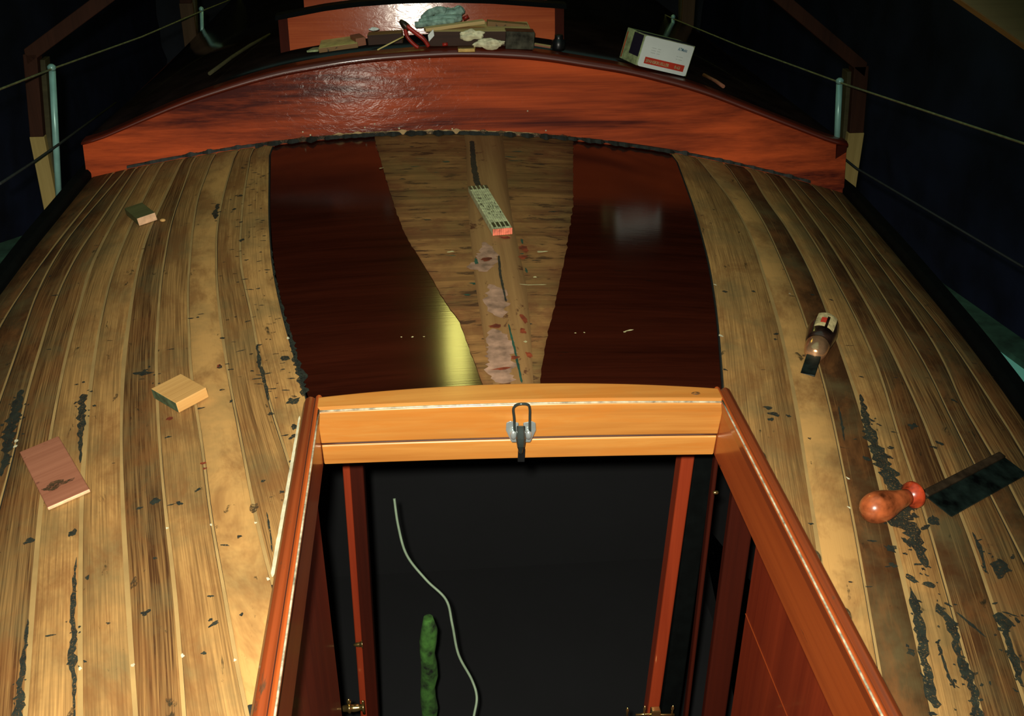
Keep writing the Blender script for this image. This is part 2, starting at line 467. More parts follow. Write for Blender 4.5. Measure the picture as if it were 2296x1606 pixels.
for i in range(1, len(LW)-1): caulk(LR, i, -1, .0050 if i in (4, 5, 6) else .0036, 1, .0006)
for i in range(1, len(RW)-1): caulk(RR, i, 1, .0048 if i in (6, 4, 8) else .0030, 1, .0006)
# dark bed under the planks
for rows, sg in ((LR, -1), (RR, 1)):
    prev = None
    for r, y in enumerate(Ys):
        inn = inner(y, sg)
        a = rows[r][0]; b = sg*inn if inn else rows[r][-1]
        n_ = 14
        cur = [bm.verts.new(deckP(a+(b-a)*k/n_, y, -.004)) for k in range(n_+1)]
        cur += [bm.verts.new(deckP(a+(b-a)*k/n_, y, -.030)) for k in range(n_, -1, -1)]
        if prev:
            for k in range(len(cur)): bm.faces.new((prev[k], prev[(k+1) % len(cur)], cur[(k+1) % len(cur)], cur[k])).material_index = 2
        prev = cur

def ribbon(bm, px, mi, h=.0012, ragged=.35, surf=None, wpx=True):
    """ragged stain along pixel path [(u,v,width_px)]"""
    pts = []
    for u, v, wd in px:
        P = dk(u, v); d = (P-C0).length
        pts.append((P, wd*d/F/2))
    sub = []
    for i in range(len(pts)-1):
        L = (pts[i+1][0]-pts[i][0]).length
        n = max(2, int(L/.007))
        for k in range(n):
            t = k/n; sub.append((pts[i][0].lerp(pts[i+1][0], t), pts[i][1]+(pts[i+1][1]-pts[i][1])*t))
    sub.append(pts[-1])
    prev = None; sd = random.random()*50
    for i, (P, r_) in enumerate(sub):
        a = sub[max(i-1, 0)][0]; b = sub[min(i+1, len(sub)-1)][0]
        d = (b-a); d.z = 0; d.normalize(); nrm = Vector((d.y, -d.x, 0))
        e = 1 if 0 < i < len(sub)-1 else .25
        wl = r_*e*(1+ragged*2*noise(Vector((P.x*90, P.y*90, sd)))); wr = r_*e*(1+ragged*2*noise(Vector((P.x*90, P.y*90, sd+9))))
        A = P-nrm*wl; B = P+nrm*wr
        cur = [bm.verts.new(deckP(q.x, q.y, h)) for q in (A, P, B)]
        if prev:
            for k in range(2): bm.faces.new((prev[k], prev[k+1], cur[k+1], cur[k])).material_index = mi
        prev = cur
def spot(bm, P, r_, mi, h=.0012, asp=1.0, rot=0.0):
    n = 14; sd = random.random()*90
    c = bm.verts.new(deckP(P.x, P.y, h)); vs = []
    for k in range(n):
        t = 2*math.pi*k/n
        rr = r_*(1+.9*noise(Vector((math.cos(t)*1.3, math.sin(t)*1.3, sd))))
        x = math.cos(t)*rr*asp; y = math.sin(t)*rr/asp
        x, y = x*math.cos(rot)-y*math.sin(rot), x*math.sin(rot)+y*math.cos(rot)
        vs.append(bm.verts.new(deckP(P.x+x, P.y+y, h)))
    for k in range(n): bm.faces.new((c, vs[k], vs[(k+1) % n])).material_index = mi
def pspot(bm, u, v, rpx, mi, asp=1.0, rot=0, h=.0012):
    P = dk(u, v); spot(bm, P, rpx*(P-C0).length/F*1.35, mi, h, asp, rot)
RIB = [
 [(63, 1390, 3), (57, 1450, 8), (50, 1500, 11), (43, 1560, 15), (38, 1640, 18)],
 [(172, 1251, 3), (167, 1305, 6), (163, 1368, 11), (165, 1430, 12), (161, 1478, 18), (166, 1510, 8), (168, 1625, 4)],
 [(186, 885, 12), (184, 915, 18), (182, 946, 14), (181, 993, 8), (180, 1040, 4)],
 [(48, 875, 10), (40, 908, 16), (28, 946, 24), (19, 977, 22), (12, 1024, 16), (3, 1070, 9)],
 [(298, 838, 8), (322, 838, 14), (345, 836, 10)],
 [(576, 775, 4), (585, 830, 9), (597, 870, 7), (603, 900, 5)],
 [(488, 458, 8), (484, 478, 12), (483, 492, 6)],
 [(1929, 885, 5), (1943, 945, 19), (1958, 993, 26), (1982, 1040, 36), (2001, 1088, 33), (2012, 1136, 40), (2020, 1169, 56), (2044, 1193, 36), (2058, 1231, 24), (2077, 1275, 15)],
 [(2040, 1318, 6), (2050, 1350, 14), (2058, 1389, 19), (2067, 1436, 17), (2077, 1508, 17), (2098, 1590, 22)],
 [(2101, 1355, 12), (2106, 1372, 18), (2125, 1386, 22), (2139, 1427, 16), (2150, 1484, 13), (2165, 1522, 7)],
 [(2144, 1374, 6), (2177, 1403, 9), (2210, 1431, 4)],
 [(2155, 1478, 12), (2167, 1510, 20), (2185, 1555, 17), (2195, 1620, 20)],
 [(2240, 1375, 22), (2250, 1395, 24), (2256, 1425, 12), (2268, 1474, 17), (2291, 1540, 15)],
 [(2246, 1374, 8), (2285, 1385, 4)],
 [(2241, 1255, 20), (2243, 1275, 26), (2238, 1300, 8)],
 [(2100, 1440, 7), (2128, 1520, 8), (2140, 1545, 10)],
 [(2180, 1195, 5), (2196, 1230, 8), (2210, 1285, 4)],
 [(1880, 912, 3), (1889, 960, 5), (1893, 990, 2)],
 [(598, 1150, 3), (606, 1195, 4), (611, 1240, 3)],
]
for q in RIB:
    ribbon(bm, q, 3, .0012, .6)
    for u, v, wd in q:
        if wd > 9:
            for _ in range(4):
                pspot(bm, u+random.gauss(0, wd*.8), v+random.gauss(0, 22), random.uniform(1.5, wd*.22), 3, random.uniform(.6, 1.4), random.uniform(0, 3))
for q in [(492, 824, 7), (640, 805, 9), (657, 900, 12), (660, 958, 8), (657, 980, 8), (518, 901, 5), (350, 1126, 9), (311, 1142, 5), (402, 1130, 6),
          (442, 1101, 5), (65, 1215, 9), (162, 1198, 9), (197, 1297, 5), (326, 1377, 8), (480, 1401, 7), (458, 1467, 5), (542, 1380, 4), (348, 1254, 4),
          (1722, 915, 9), (1735, 930, 9), (1728, 942, 6), (1768, 934, 5), (2046, 957, 10), (2046, 1300, 10), (2082, 1312, 10), (2044, 1465, 10), (2001, 1231, 8),
          (2003, 1269, 7), (1740, 750, 5), (1738, 762, 4), (1626, 830, 4), (2107, 995, 7), (1815, 985, 4), (538, 440, 5), (525, 470, 4), (541, 540, 6), (1625, 655, 5), (1690, 655, 5),
          (606, 930, 6), (632, 1105, 5), (590, 1080, 4), (2095, 1005, 6), (2140, 900, 5), (2240, 1395, 8)]:
    pspot(bm, q[0], q[1], q[2]*.8, 3, random.uniform(.7, 1.25), random.uniform(0, 3))
for q in [(381, 940, 5), (490, 822, 4), (456, 1040, 4), (459, 1052, 3), (365, 494, 3)]: pspot(bm, *q, 5)
for q in [(570, 1140, 10), (160, 1600, 7), (300, 1310, 8), (260, 890, 7)]: pspot(bm, *q, 4, .6, 0)
for q in [(375, 1187, 4), (473, 1180, 4), (573, 1175, 4), (601, 1300, 5), (410, 1473, 5), (298, 1495, 5), (180, 1502, 5), (527, 1483, 4), (37, 990, 6), (1617, 755, 6), (1603, 640, 4), (1901, 1075, 4), (1903, 1140, 4), (1770, 660, 3), (646, 760, 5), (35, 1003, 5)]:
    pspot(bm, q[0], q[1], q[2]*.6, 6, .8, .4, .0018)
def onplank(x, y):
    if y < 1.46: return abs(x) > .36
    return (x < seam_x(LW[-1], y)-.012 or x > seam_x(RW[-1], y)+.012)
# scattered scratches and dents, dense on the innermost left plank
cnt = 0
while cnt < 230:
    if cnt < 110:
        y = random.uniform(1.5, 2.85); x = seam_x(LW[-1], y)-abs(random.gauss(0, .055))-.012
    else:
        y = random.uniform(.75, 2.6); x = random.uniform(-1.05, 1.0)
    if not onplank(x, y): continue
    spot(bm, Vector((x, y, 0)), random.uniform(.0015, .0042), random.choice((3, 3, 4)), .0012, random.uniform(1.0, 2.3), random.uniform(-.35, .35)); cnt += 1
# ragged black edge beside the dark panel, pale sealant line beside the coaming
ribbon(bm, [(608, 560, 3), (616, 620, 4), (632, 690, 5), (652, 760, 8), (664, 810, 14), (676, 850, 18), (680, 890, 16)], 3, .0014, .8)
ribbon(bm, [(672, 935, 4), (655, 1040, 7), (640, 1130, 9), (624, 1220, 10), (611, 1296, 9)], 6, .0016, .15)
deck = link('deck_planking', bm, [M['teak'], M['caulk'], M['bed'], M['tar'], M['stain'], M['rust'], M['putty']], rec=False)
tag(deck, 'weathered teak deck planking with pale seams and black stains either side of the hatch', 'deck', kind='structure')

# ------------------------------------------------------------------ toe rails and hull
for nm, rows, sg, lab in (('toe_rail', LR, -1, 'black toe rail along the left edge of the planked deck'), ('toe_rail', RR, 1, 'black toe rail along the right edge of the planked deck')):
    bm = bmesh.new()
    st = []
    for r, y in enumerate(Ys):
        x0 = rows[r][0]
        st.append(lambda a, b, x0=x0, y=y: Vector((x0+sg*a, y, deckz(x0, y)+b)))
    sweep(bm, [(-.002, -.03), (-.002, .012), (.006, .022), (.032, .022), (.038, .01), (.038, -.06)], st)
    o = bevel(link(nm, bm, M['rail']), .003)
    tag(o, lab, 'rail')
    bm = bmesh.new()
    st = []
    for r, y in enumerate(Ys):
        x0 = rows[r][0]
        st.append(lambda a, b, x0=x0, y=y: Vector((x0+sg*a, y, deckz(x0, y)+b)))
    sweep(bm, [(.02, -.062), (.034, -.062), (.005, -.35), (-.12, -.8), (-.30, -1.2), (-.34, -1.2), (-.15, -.8), (-.02, -.35)], st)
    tag(link('hull', bm, M['rail'], smoothf=True), 'dark topsides of the hull below the %s toe rail' % ('left' if sg < 0 else 'right'), 'hull', kind='structure')

# staging beside the hull
def quad_slab(name, px, z, th, mat, lab, cat):
    bm = bmesh.new(); P = [ax(u, v, 2, z) for u, v in px]
    dn = Vector((0, 0, -th))
    n = len(P); t = [bm.verts.new(p) for p in P]; b = [bm.verts.new(p+dn) for p in P]
    bm.faces.new(t); bm.faces.new(b[::-1])
    for i in range(n): bm.faces.new((t[i], b[i], b[(i+1) % n], t[(i+1) % n]))
    return tag(link(name, bm, mat), lab, cat)
quad_slab('plastic_sheet', [(2172, 716), (2300, 816), (2420, 900), (2420, 1030), (2290, 900)], -.30, .01, M['turq'], 'turquoise sheet beyond the right toe rail', 'sheet')
quad_slab('plastic_sheet', [(0, 640), (-90, 740), (-160, 760), (-100, 600), (0, 600), (62, 572), (20, 625)], -.30, .01, M['turq'], 'turquoise sheet beyond the left toe rail', 'sheet')
quad_slab('staging_board', [(2110, 632), (2400, 835), (2440, 895), (2300, 816), (2180, 728)], -.285, .03, M['dgreen'], 'dark green board lying beside the turquoise sheet on the right', 'board')
quad_slab('staging_board', [(135, 500), (62, 572), (0, 600), (-100, 600), (0, 545), (60, 525)], -.285, .03, M['dgreen'], 'dark green board lying beyond the left toe rail', 'board')

# ------------------------------------------------------------------ central varnished panel
panel = empty('deck_panel', (0, 2.2, 0), 'dark glossy varnished centre deck panel with a worn bare patch down its middle', 'panel')
def panel_strip(bm, fl_, fr_, y0, y1, h, n=50, m=10, th=.004, mi=0):
    prev = None
    for i in range(n+1):
        y = y0+(y1-y0)*i/n; a = fl_(y); b = fr_(y)
        cur = [bm.verts.new(deckP(a+(b-a)*k/m, y, h)) for k in range(m+1)]
        cur += [bm.verts.new(deckP(b, y, h-th)), bm.verts.new(deckP(a, y, h-th))]
        if prev:
            for k in range(len(cur)):
                f = bm.faces.new((prev[k], prev[(k+1) % len(cur)], cur[(k+1) % len(cur)], cur[k])); f.material_index = mi
                if k < m: f.smooth = True
        else: bm.faces.new(cur).material_index = mi
        prev = cur
    bm.faces.new(prev[::-1]).material_index = mi
bm = bmesh.new()
panel_strip(bm, lambda y: seam_x(LW[-1], y)+.003, lambda y: seam_x(RW[-1], y)-.003, 1.415, 2.975, -.001, 60, 16, .012)
crisp(link('varnished_sheet', bm, M['gloss'], panel))
def edge(px): return world_seam(px)
WL = edge([(838, 300), (843, 322), (865, 400), (890, 480), (910, 530), (960, 610), (1000, 680), (1030, 720), (1085, 870), (1100, 900)])
WR = edge([(1285, 300), (1285, 322), (1285, 460), (1270, 560), (1262, 600), (1245, 680), (1225, 760), (1210, 860), (1206, 900)])
bm = bmesh.new()
jag = lambda y, s: .003*noise(Vector((s, y*40, 2)))
panel_strip(bm, lambda y: lin(WL, y)+jag(y, 1), lambda y: lin(WR, y)+jag(y, 5)*1.5, 1.42, 3.03, .0006, 90, 8, .0008)
def dblob(u, v, r_, mi, asp=1, rot=0, h=.0022): pspot(bm, u, v, r_, mi, asp, rot, h)
rnd = random.Random(3)
for _ in range(60):
    y = rnd.uniform(1.5, 2.9); a, b = lin(WL, y), lin(WR, y)
    x = rnd.uniform(a+.03, b-.03)
    spot(bm, Vector((x, y, 0)), rnd.uniform(.002, .008), rnd.choice((1, 1, 2, 3)), .0012, rnd.uniform(1.1, 3.0), rnd.uniform(-.2, .2))
link('worn_patch', bm, [M['worn'], M['tar'], M['stain'], M['green']], panel)
KL = edge([(1040, 300), (1045, 330), (1047, 400), (1050, 480), (1058, 560), (1066, 640), (1085, 760), (1105, 860), (1112, 900)])
KR = edge([(1125, 300), (1130, 330), (1140, 430), (1150, 500), (1165, 570), (1180, 640), (1190, 740), (1196, 860), (1198, 900)])
bm = bmesh.new()
panel_strip(bm, lambda y: lin(KL, y), lambda y: lin(KR, y), 1.42, 3.03, .0016, 60, 4, .001)
ribbon(bm, [(1058, 318, 10), (1062, 370, 12), (1068, 405, 14), (1074, 425, 10)], 1, .0030, .2)
ribbon(bm, [(1118, 575, 4), (1122, 620, 6), (1135, 680, 4)], 1, .0030, .3)
ribbon(bm, [(1140, 730, 4), (1155, 790, 5), (1170, 862, 5)], 3, .0030, .3)
for q in [((1085, 545, 10), (1095, 570, 40), (1080, 600, 60), (1090, 612, 20)), ((1098, 640, 10), (1115, 660, 50), (1112, 690, 46), (1125, 715, 20)),
          ((1105, 740, 20), (1125, 780, 60), (1120, 830, 60), (1135, 862, 50))]:
    ribbon(bm, list(q), 2, .0026, .35)
for q in [(1175, 560, 9, .7), (1175, 580, 7, 1), (1175, 720, 9, .5), (1173, 745, 7, .8), (1110, 735, 8, 1.4), (1090, 585, 8, 1), (1155, 805, 6, 1), (1185, 800, 7, .6), (1125, 830, 8, 2), (1084, 420, 6, 1), (1130, 535, 7, 1.2)]:
    pspot(bm, q[0], q[1], q[2], 4, q[3], .2, .0036)
for q in [(1170, 545, 5, .4), (1068, 590, 6, .5), (1180, 610, 4, .5)]: pspot(bm, q[0], q[1], q[2], 3, q[3], 0, .0036)
ribbon(bm, [(1165, 640, 3), (1185, 642, 4), (1225, 641, 3)], 5, .0030, .3)
for q in [(1215, 568, 5, 1.4), (1200, 625, 3, 1), (1010, 568, 4, 1.4), (1178, 770, 3, 1)]: pspot(bm, q[0], q[1], q[2], 5, q[3], 0, .0036)
for q in [(1411, 742, 4, 2.2), (1400, 746, 2, 1), (1290, 748, 1.5, 1), (1310, 747, 1.5, 1), (900, 757, 1.5, 1), (925, 757, 2, 1), (950, 756, 1.5, 1), (855, 378, 3, 1.4)]: pspot(bm, q[0], q[1], q[2], 5, q[3], .5, .0012)
link('king_plank', bm, [M['king'], M['tar'], M['pink'], M['green'], M['rust'], M['cream']], panel)

# ------------------------------------------------------------------ curved cabin front board
BL, BC, BR = dk(193, 403), dk(1042, 301), dk(1889, 431)
base = sorted([(q.x, q.y) for q in (dk(u, v) for u, v in ((193, 403), (400, 367), (607, 334), (820, 310), (1042, 301), (1290, 312), (1508, 333), (1700, 375), (1889, 431)))])
def yb(x): return .2*sum(lin(base, x+d) for d in (-.2, -.1, 0, .1, .2))/5+.8*(2.972-.088*x*x-.013*x)
TILT = .255
def bsurf(P): return yb(P.x)+TILT*(P.z-deckz(P.x, yb(P.x)))-P.y
top = sorted([(q.x, q.z) for q in (hit(u, v, bsurf) for u, v in ((194, 318), (246, 296), (324, 260), (421, 218), (518, 186), (600, 160), (700, 140), (813, 122), (966, 110), (1057, 107), (1210, 115), (1300, 131), (1409, 148), (1569, 191), (1705, 246), (1800, 284), (1881, 316)))])
XL, XR = BL.x, BR.x
def tz(x): return sum(lin(top, min(max(x+d, XL), XR)) for d in (-.06, -.03, 0, .03, .06))/5
NX = 70
def bpt(x, t, off=0.0):
    z0 = deckz(x, yb(x)); z = z0+(tz(x)-z0)*t
    return Vector((x, yb(x)+TILT*(z-z0)+off, z))
cabin = empty('cabin_front_board', (0, 3.0, .1), 'wide arched red varnished mahogany board across the far end of the deck', 'board')
bm = bmesh.new(); prev = None
prof = [(0, 0), (.12, 0), (.25, 0), (.4, 0), (.55, 0), (.7, 0), (.84, 0), (.90, 0)]
for i in range(NX+1):
    x = XL+(XR-XL)*i/NX
    cur = [bm.verts.new(bpt(x, t, o_)) for t, o_ in prof]+[bm.verts.new(bpt(x, .90, .035)), bm.verts.new(bpt(x, -.05, .035)), bm.verts.new(bpt(x, -.05, 0))]
    if prev:
        for k in range(len(cur)):
            f = bm.faces.new((prev[k], prev[(k+1) % len(cur)], cur[(k+1) % len(cur)], cur[k])); f.smooth = k < 6
    else: bm.faces.new(cur)
    prev = cur
bm.faces.new(prev[::-1])
crisp(link('board_face', bm, M['board'], cabin))
bm = bmesh.new(); prev = None
for i in range(NX+1):
    x = XL-.002+(XR-XL+.004)*i/NX
    pr = [(.90, -.003), (.94, -.008), (.975, -.006), (1.0, .004), (1.0, .045), (.9, .045)]
    cur = [bm.verts.new(bpt(x, t, o_)) for t, o_ in pr]
    if prev:
        for k in range(len(cur)):
            f = bm.faces.new((prev[k], prev[(k+1) % len(cur)], cur[(k+1) % len(cur)], cur[k])); f.smooth = k < 3
    else: bm.faces.new(cur)
    prev = cur
bm.faces.new(prev[::-1])
link('top_moulding', bm, M['boardcap'], cabin)
# ragged dark bedding compound along the foot of the board
bm = bmesh.new()
for (x0, x1, wd, mi, seed) in ((-.62, .62, .020, 0, 1), (-.60, .30, .010, 1, 2), (-.40, .20, .0045, 2, 3), (-.98, -.60, .006, 0, 4), (.60, 1.02, .007, 0, 5)):
    prev = None; n = int((x1-x0)/.008)
    for i in range(n+1):
        x = x0+(x1-x0)*i/n
        k = max(.12, .7+1.3*noise(Vector((x*38, seed*7, 0))))
        y = yb(x)
        cur = [bm.verts.new(deckP(x, y+.003, .010+mi*.001)), bm.verts.new(deckP(x, y-wd*.45*k, .009*k+.004+mi*.0012)), bm.verts.new(deckP(x, y-wd*k, .0025))]
        if prev:
            for q in range(2): bm.faces.new((prev[q], prev[q+1], cur[q+1], cur[q])).material_index = mi
        prev = cur
tag(link('bedding_compound', bm, [M['bed'], M['stain'], M['caulk']], cabin), 'ragged black and tan sealant line')
# varnish blisters, flash glints painted in with pale putty colour
for u, v, r_ in [(963, 131, .0035), (1183, 249, .003), (679, 296, .003), (696, 303, .0035), (818, 286, .003), (840, 278, .003), (1224, 293, .003), (1014, 289, .003), (895, 288, .0035)]:
    P = hit(u, v, bsurf); bm = bmesh.new()
    bmesh.ops.create_icosphere(bm, subdivisions=2, radius=r_*.8, matrix=Matrix.Translation(P))
    link('varnish_glint', bm, M['putty'], cabin, True)
# cabin roof
def roofz(x): return tz(x)-.006
bm = bmesh.new(); prev = None
for i in range(NX+1):
    x = XL+(XR-XL)*i/NX
    yf = bpt(x, 1).y+.03
    xb = x*.86
    cur = [bm.verts.new((x, yf, roofz(x))), bm.verts.new((x*.95, 3.7, roofz(x)+.01)), bm.verts.new((xb, 6.4, roofz(x)+.03)), bm.verts.new((xb, 6.4, roofz(x)-.02)), bm.verts.new((x*.95, 3.7, roofz(x)-.04)), bm.verts.new((x, yf, roofz(x)-.05))]
    if prev:
        for k in range(6): 
            f = bm.faces.new((prev[k], prev[(k+1) % 6], cur[(k+1) % 6], cur[k])); f.smooth = k < 2
    else: bm.faces.new(cur)
    prev = cur
bm.faces.new(prev[::-1])
tag(link('cabin_roof', bm, M['roof']), 'dark glossy cabin roof behind the red board', 'roof', kind='structure')
for sg in (-1, 1):
    bm = bmesh.new(); x = XL if sg < 0 else XR
    hexa(bm, [Vector((x, yb(x)+.03, deckz(x, 2.9)-.02)), Vector((x*.86, 6.4, deckz(x, 2.9)-.02)), Vector((x*.86-sg*.03, 6.4, deckz(x, 2.9)-.02)), Vector((x-sg*.03, yb(x)+.03, deckz(x, 2.9)-.02)),
              Vector((x, yb(x)+.03, roofz(x)-.003)), Vector((x*.86, 6.4, roofz(x)-.003)), Vector((x*.86-sg*.03, 6.4, roofz(x)-.003)), Vector((x-sg*.03, yb(x)+.03, roofz(x)-.003))])
    tag(link('cabin_side', bm, M['darkwood']), 'dark mahogany side of the cabin, %s' % ('left' if sg < 0 else 'right'), kind='structure')
def rf(u, v, h=0): return hit(u, v, lambda P: P.z-roofz(P.x)-h)

# ------------------------------------------------------------------ sliding hatch box on the roof
YH = 3.25
hb = empty('roof_hatch', (-.12, YH, .22), 'low red varnished mahogany hatch box on the cabin roof behind the tools', 'hatch')
hx0, hx1 = ax(645, 60, 1, YH).x, ax(1245, 60, 1, YH).x
ht = sorted([(q.x, q.z) for q in (ax(u, v, 1, YH+.015) for u, v in ((645, 40), (730, 24), (800, 15), (900, 8), (1000, 6), (1100, 8), (1245, 18)))])
def hslab(name, x0, x1, y, bot, tp, th, mat, tilt=.19, par=hb):
    bm = bmesh.new(); prev = None; n = 24
    for i in range(n+1):
        x = x0+(x1-x0)*i/n; zb, zt = bot(x), tp(x)
        cur = [bm.verts.new((x, y+tilt*(zb+(zt-zb)*k-.2), zb+(zt-zb)*k)) for k in (0, .5, 1)]
        cur += [bm.verts.new((x, y+th+tilt*(zt-.2), zt)), bm.verts.new((x, y+th+tilt*(zb-.2), zb))]
        if prev:
            for k in range(5): 
                f = bm.faces.new((prev[k], prev[(k+1) % 5], cur[(k+1) % 5], cur[k])); f.smooth = k < 2
        else: bm.faces.new(cur)
        prev = cur
    bm.faces.new(prev[::-1])
    return crisp(link(name, bm, mat, par))
M['panel2'] = timber('bright_red_mahogany', (.30, .035, .008), (.62, .13, .035), 0, .65, .35, .9, .15, coatr=.13, wrinkle=.05, spec=.12)
hslab('front_panel', hx0, hx1, YH, lambda x: roofz(x)-.004, lambda x: lin(ht, x), .02, M['panel2'])
hslab('side_frame', hx1, hx1+.028, YH-.004, lambda x: roofz(x)-.004, lambda x: lin(ht, x)+.002, .05, M['darkwood'])
hslab('side_frame', hx0-.028, hx0, YH-.004, lambda x: roofz(x)-.004, lambda x: lin(ht, x)+.002, .05, M['darkwood'])
hslab('lid', hx0-.035, hx1+.035, YH-.012, lambda x: lin(ht, x)+.0005, lambda x: lin(ht, x)+.014, .05, M['rail'])
h2 = hslab('second_hatch_front', -.49, .27, 3.345, lambda x: roofz(x)-.004, lambda x: lin(ht, x)+.09, .02, M['panel2'], .19, None)
h2.name = 'aft_hatch_board'
tag(h2, 'red varnished board at the very top of the view, behind the roof hatch box', 'board')

# ------------------------------------------------------------------ foredeck hatch coaming
hatch = empty('hatch_coaming', (0, 1.0, 0), 'open varnished mahogany hatch coaming in the foreground, front tinted orange for the flash, red-brown sides', 'hatch')
def arch(x): return .007*(1-(x/.345)**2)
bm = bmesh.new()
FP = [(1.388, -.070), (1.381, -.030), (1.384, -.027), (1.383, -.024), (1.377, -.021), (1.364, .036), (1.3625, .044), (1.3665, .048), (1.372, .050), (1.398, .050), (1.405, .045), (1.409, .034), (1.409, -.02)]
def fst(x): return lambda a, b: Vector((x, a-.015*x/.345+.022*(1-(x/.345)**2)*(1 if a > 1.39 else 0), b+arch(x)*(1 if b > 0 else .45)))
sweep(bm, FP, [fst(-.3205+.641*i/30) for i in range(31)])
o = link('front_rail', bm, M['hatchfront'], hatch); bevel(o, .0015, 2, 25)
for sg in (-1, 1):
    bm = bmesh.new()
    SP = [(.322, -.070), (.3205, .0), (.3195, .025), (.3165, .040), (.3150, .047), (.3175, .0505), (.321, .051), (.3245, .0485), (.3265, .0445), (.330, .0475), (.335, .0485), (.341, .0450), (.3455, .036), (.3475, .010), (.3485, -.035)]
    def sst(y): return lambda a, b: Vector((sg*a, y, b-(.0 if b < 0 else .0)))
    sweep(bm, SP, [sst(.25+((1.424 if sg < 0 else 1.394)-.25)*i/20) for i in range(21)])
    bm.faces.ensure_lookup_table()
    for f in bm.faces:
        c_ = f.calc_center_median()
        if len(f.verts) == 4 and abs(c_.x) > .3262 and c_.z > -.03: f.material_index = 1
        if len(f.verts) == 4 and abs(c_.x) > .3240 and abs(c_.x) <= .3282 and c_.z > .04: f.material_index = 2
    o = link('side_rail', bm, [M['hatchside'], M['railout'], M['groove']], hatch); bevel(o, .001, 2, 25)
    bm = bmesh.new()
    tube(bm, [(sg*.3165, .26+i*.08, .0505+.0004*noise(Vector((i, sg, 0)))) for i in range(14)]+[(sg*.3165, 1.362-sg*.014, .0515)], .0016, 6)
    link('seal', bm, M['seal'], hatch)
bm = bmesh.new()
tube(bm, [(x, 1.3645-.015*x/.345, .0465+arch(x)) for x in [-.316+.632*i/24 for i in range(25)]], .0016, 6)
link('seal', bm, M['seal'], hatch)
bm = bmesh.new()
tube(bm, [(x, 1.3820-.015*x/.345, -.0255+arch(x)*.45) for x in [-.320+.64*i/24 for i in range(25)]], .0016, 6)
tag(link('lower_seam', bm, M['groove'], hatch), 'dark seam line')
# patches and dents on the rails
for (x, y, r_) in [(.342, 1.21, .007), (.344, .985, .007), (.343, 1.07, .004), (.341, .80, .005), (-.342, 1.25, .004), (-.341, 1.05, .005), (-.342, .93, .004), (.343, 1.32, .004), (.344, .88, .006)]:
    bm = bmesh.new(); bmesh.ops.create_icosphere(bm, subdivisions=2, radius=r_, matrix=Matrix.Translation((x-.002*(1 if x > 0 else -1), y, .0395)) @ Matrix.Diagonal((.7, 1.5, .8, 1)))
    link('varnish_scar', bm, M['stain'], hatch, True)
bm = bmesh.new(); P = ax(1560, 883, 2, .052); bmesh.ops.create_icosphere(bm, subdivisions=2, radius=.005, matrix=Matrix.Translation(P) @ Matrix.Diagonal((1.6, .9, .5, 1)))
link('varnish_scar', bm, M['stain'], hatch, True)

# latch on the front rail
def lp(u, v, y=1.366): return ax(u, v, 1, y-.012)
latch = empty('hatch_latch', lp(1167, 970), 'chrome toggle latch with wire loop on the orange front of the hatch', 'latch')
bm = bmesh.new()
tube(bm, crv([lp(1154, 972), lp(1153, 940), lp(1151, 918), lp(1157, 909, 1.362), lp(1170, 906, 1.360), lp(1184, 908, 1.362), lp(1188, 918), lp(1188, 940), lp(1188, 972)], 5), .0022, 8)
link('wire_loop', bm, M['chromed'], latch)
bm = bmesh.new()
for s in (-1, 1):
    pts = [(s*5, 948), (s*24, 944), (s*33, 948), (s*34, 965), (s*27, 980), (s*21, 992), (s*8, 992)]
    fr = [bm.verts.new(lp(1168+a, b, 1.370)) for a, b in pts]; bk = [bm.verts.new(lp(1168+a, b, 1.379)) for a, b in pts]
    bm.faces.new(fr); bm.faces.new(bk[::-1])
    for i in range(7): bm.faces.new((fr[i], bk[i], bk[(i+1) % 7], fr[(i+1) % 7]))
o = link('base_plate', bm, M['chrome'], latch); bevel(o, .0015, 2)
for s in (-1, 1):
    bm = bmesh.new()
    bmesh.ops.create_uvsphere(bm, u_segments=16, v_segments=10, radius=.0075, matrix=Matrix.Translation(lp(1168+s*17, 975, 1.366)) @ Matrix.Diagonal((.75, .7, 1.2, 1)))
    link('pivot_cheek', bm, M['chrome'], latch, True)
bm = bmesh.new()
A = [(-10, 955, 1.358), (10, 955, 1.358), (12, 985, 1.350), (-12, 985, 1.350), (9, 1003, 1.350), (-9, 1003, 1.350), (3, 1018, 1.356), (-3, 1018, 1.356)]
def q3(t, dy=0): return lp(1168+t[0], t[1], t[2]+dy)
rings = [[(-10, 955), (10, 955)], [(-12, 985), (12, 985)], [(-9, 1003), (9, 1003)], [(-3, 1018), (3, 1018)]]
ysr = [1.358, 1.352, 1.351, 1.358]; pv = None
for (l_, r__), yy in zip(rings, ysr):
    cur = [bm.verts.new(lp(1168+l_[0], l_[1], yy+.006)), bm.verts.new(lp(1168+l_[0]*.6, l_[1], yy)), bm.verts.new(lp(1168+r__[0]*.6, r__[1], yy)), bm.verts.new(lp(1168+r__[0], r__[1], yy+.006))]
    if pv:
        for k in range(4): bm.faces.new((pv[k], pv[(k+1) % 4], cur[(k+1) % 4], cur[k]))
    else: bm.faces.new(cur)
    pv = cur
bm.faces.new(pv[::-1])
o = link('lever', bm, M['chromed'], latch); bevel(o, .0012, 2)
bm = bmesh.new()
obox(bm, lp(1161, 1036, 1.379), lp(1176, 1036, 1.379)-lp(1161, 1036, 1.379), Vector((0, .004, 0)), lp(1162, 1008, 1.368)-lp(1161, 1036, 1.379))
link('black_tail', bm, M['blk'], latch)  # narrow black strip below the lever

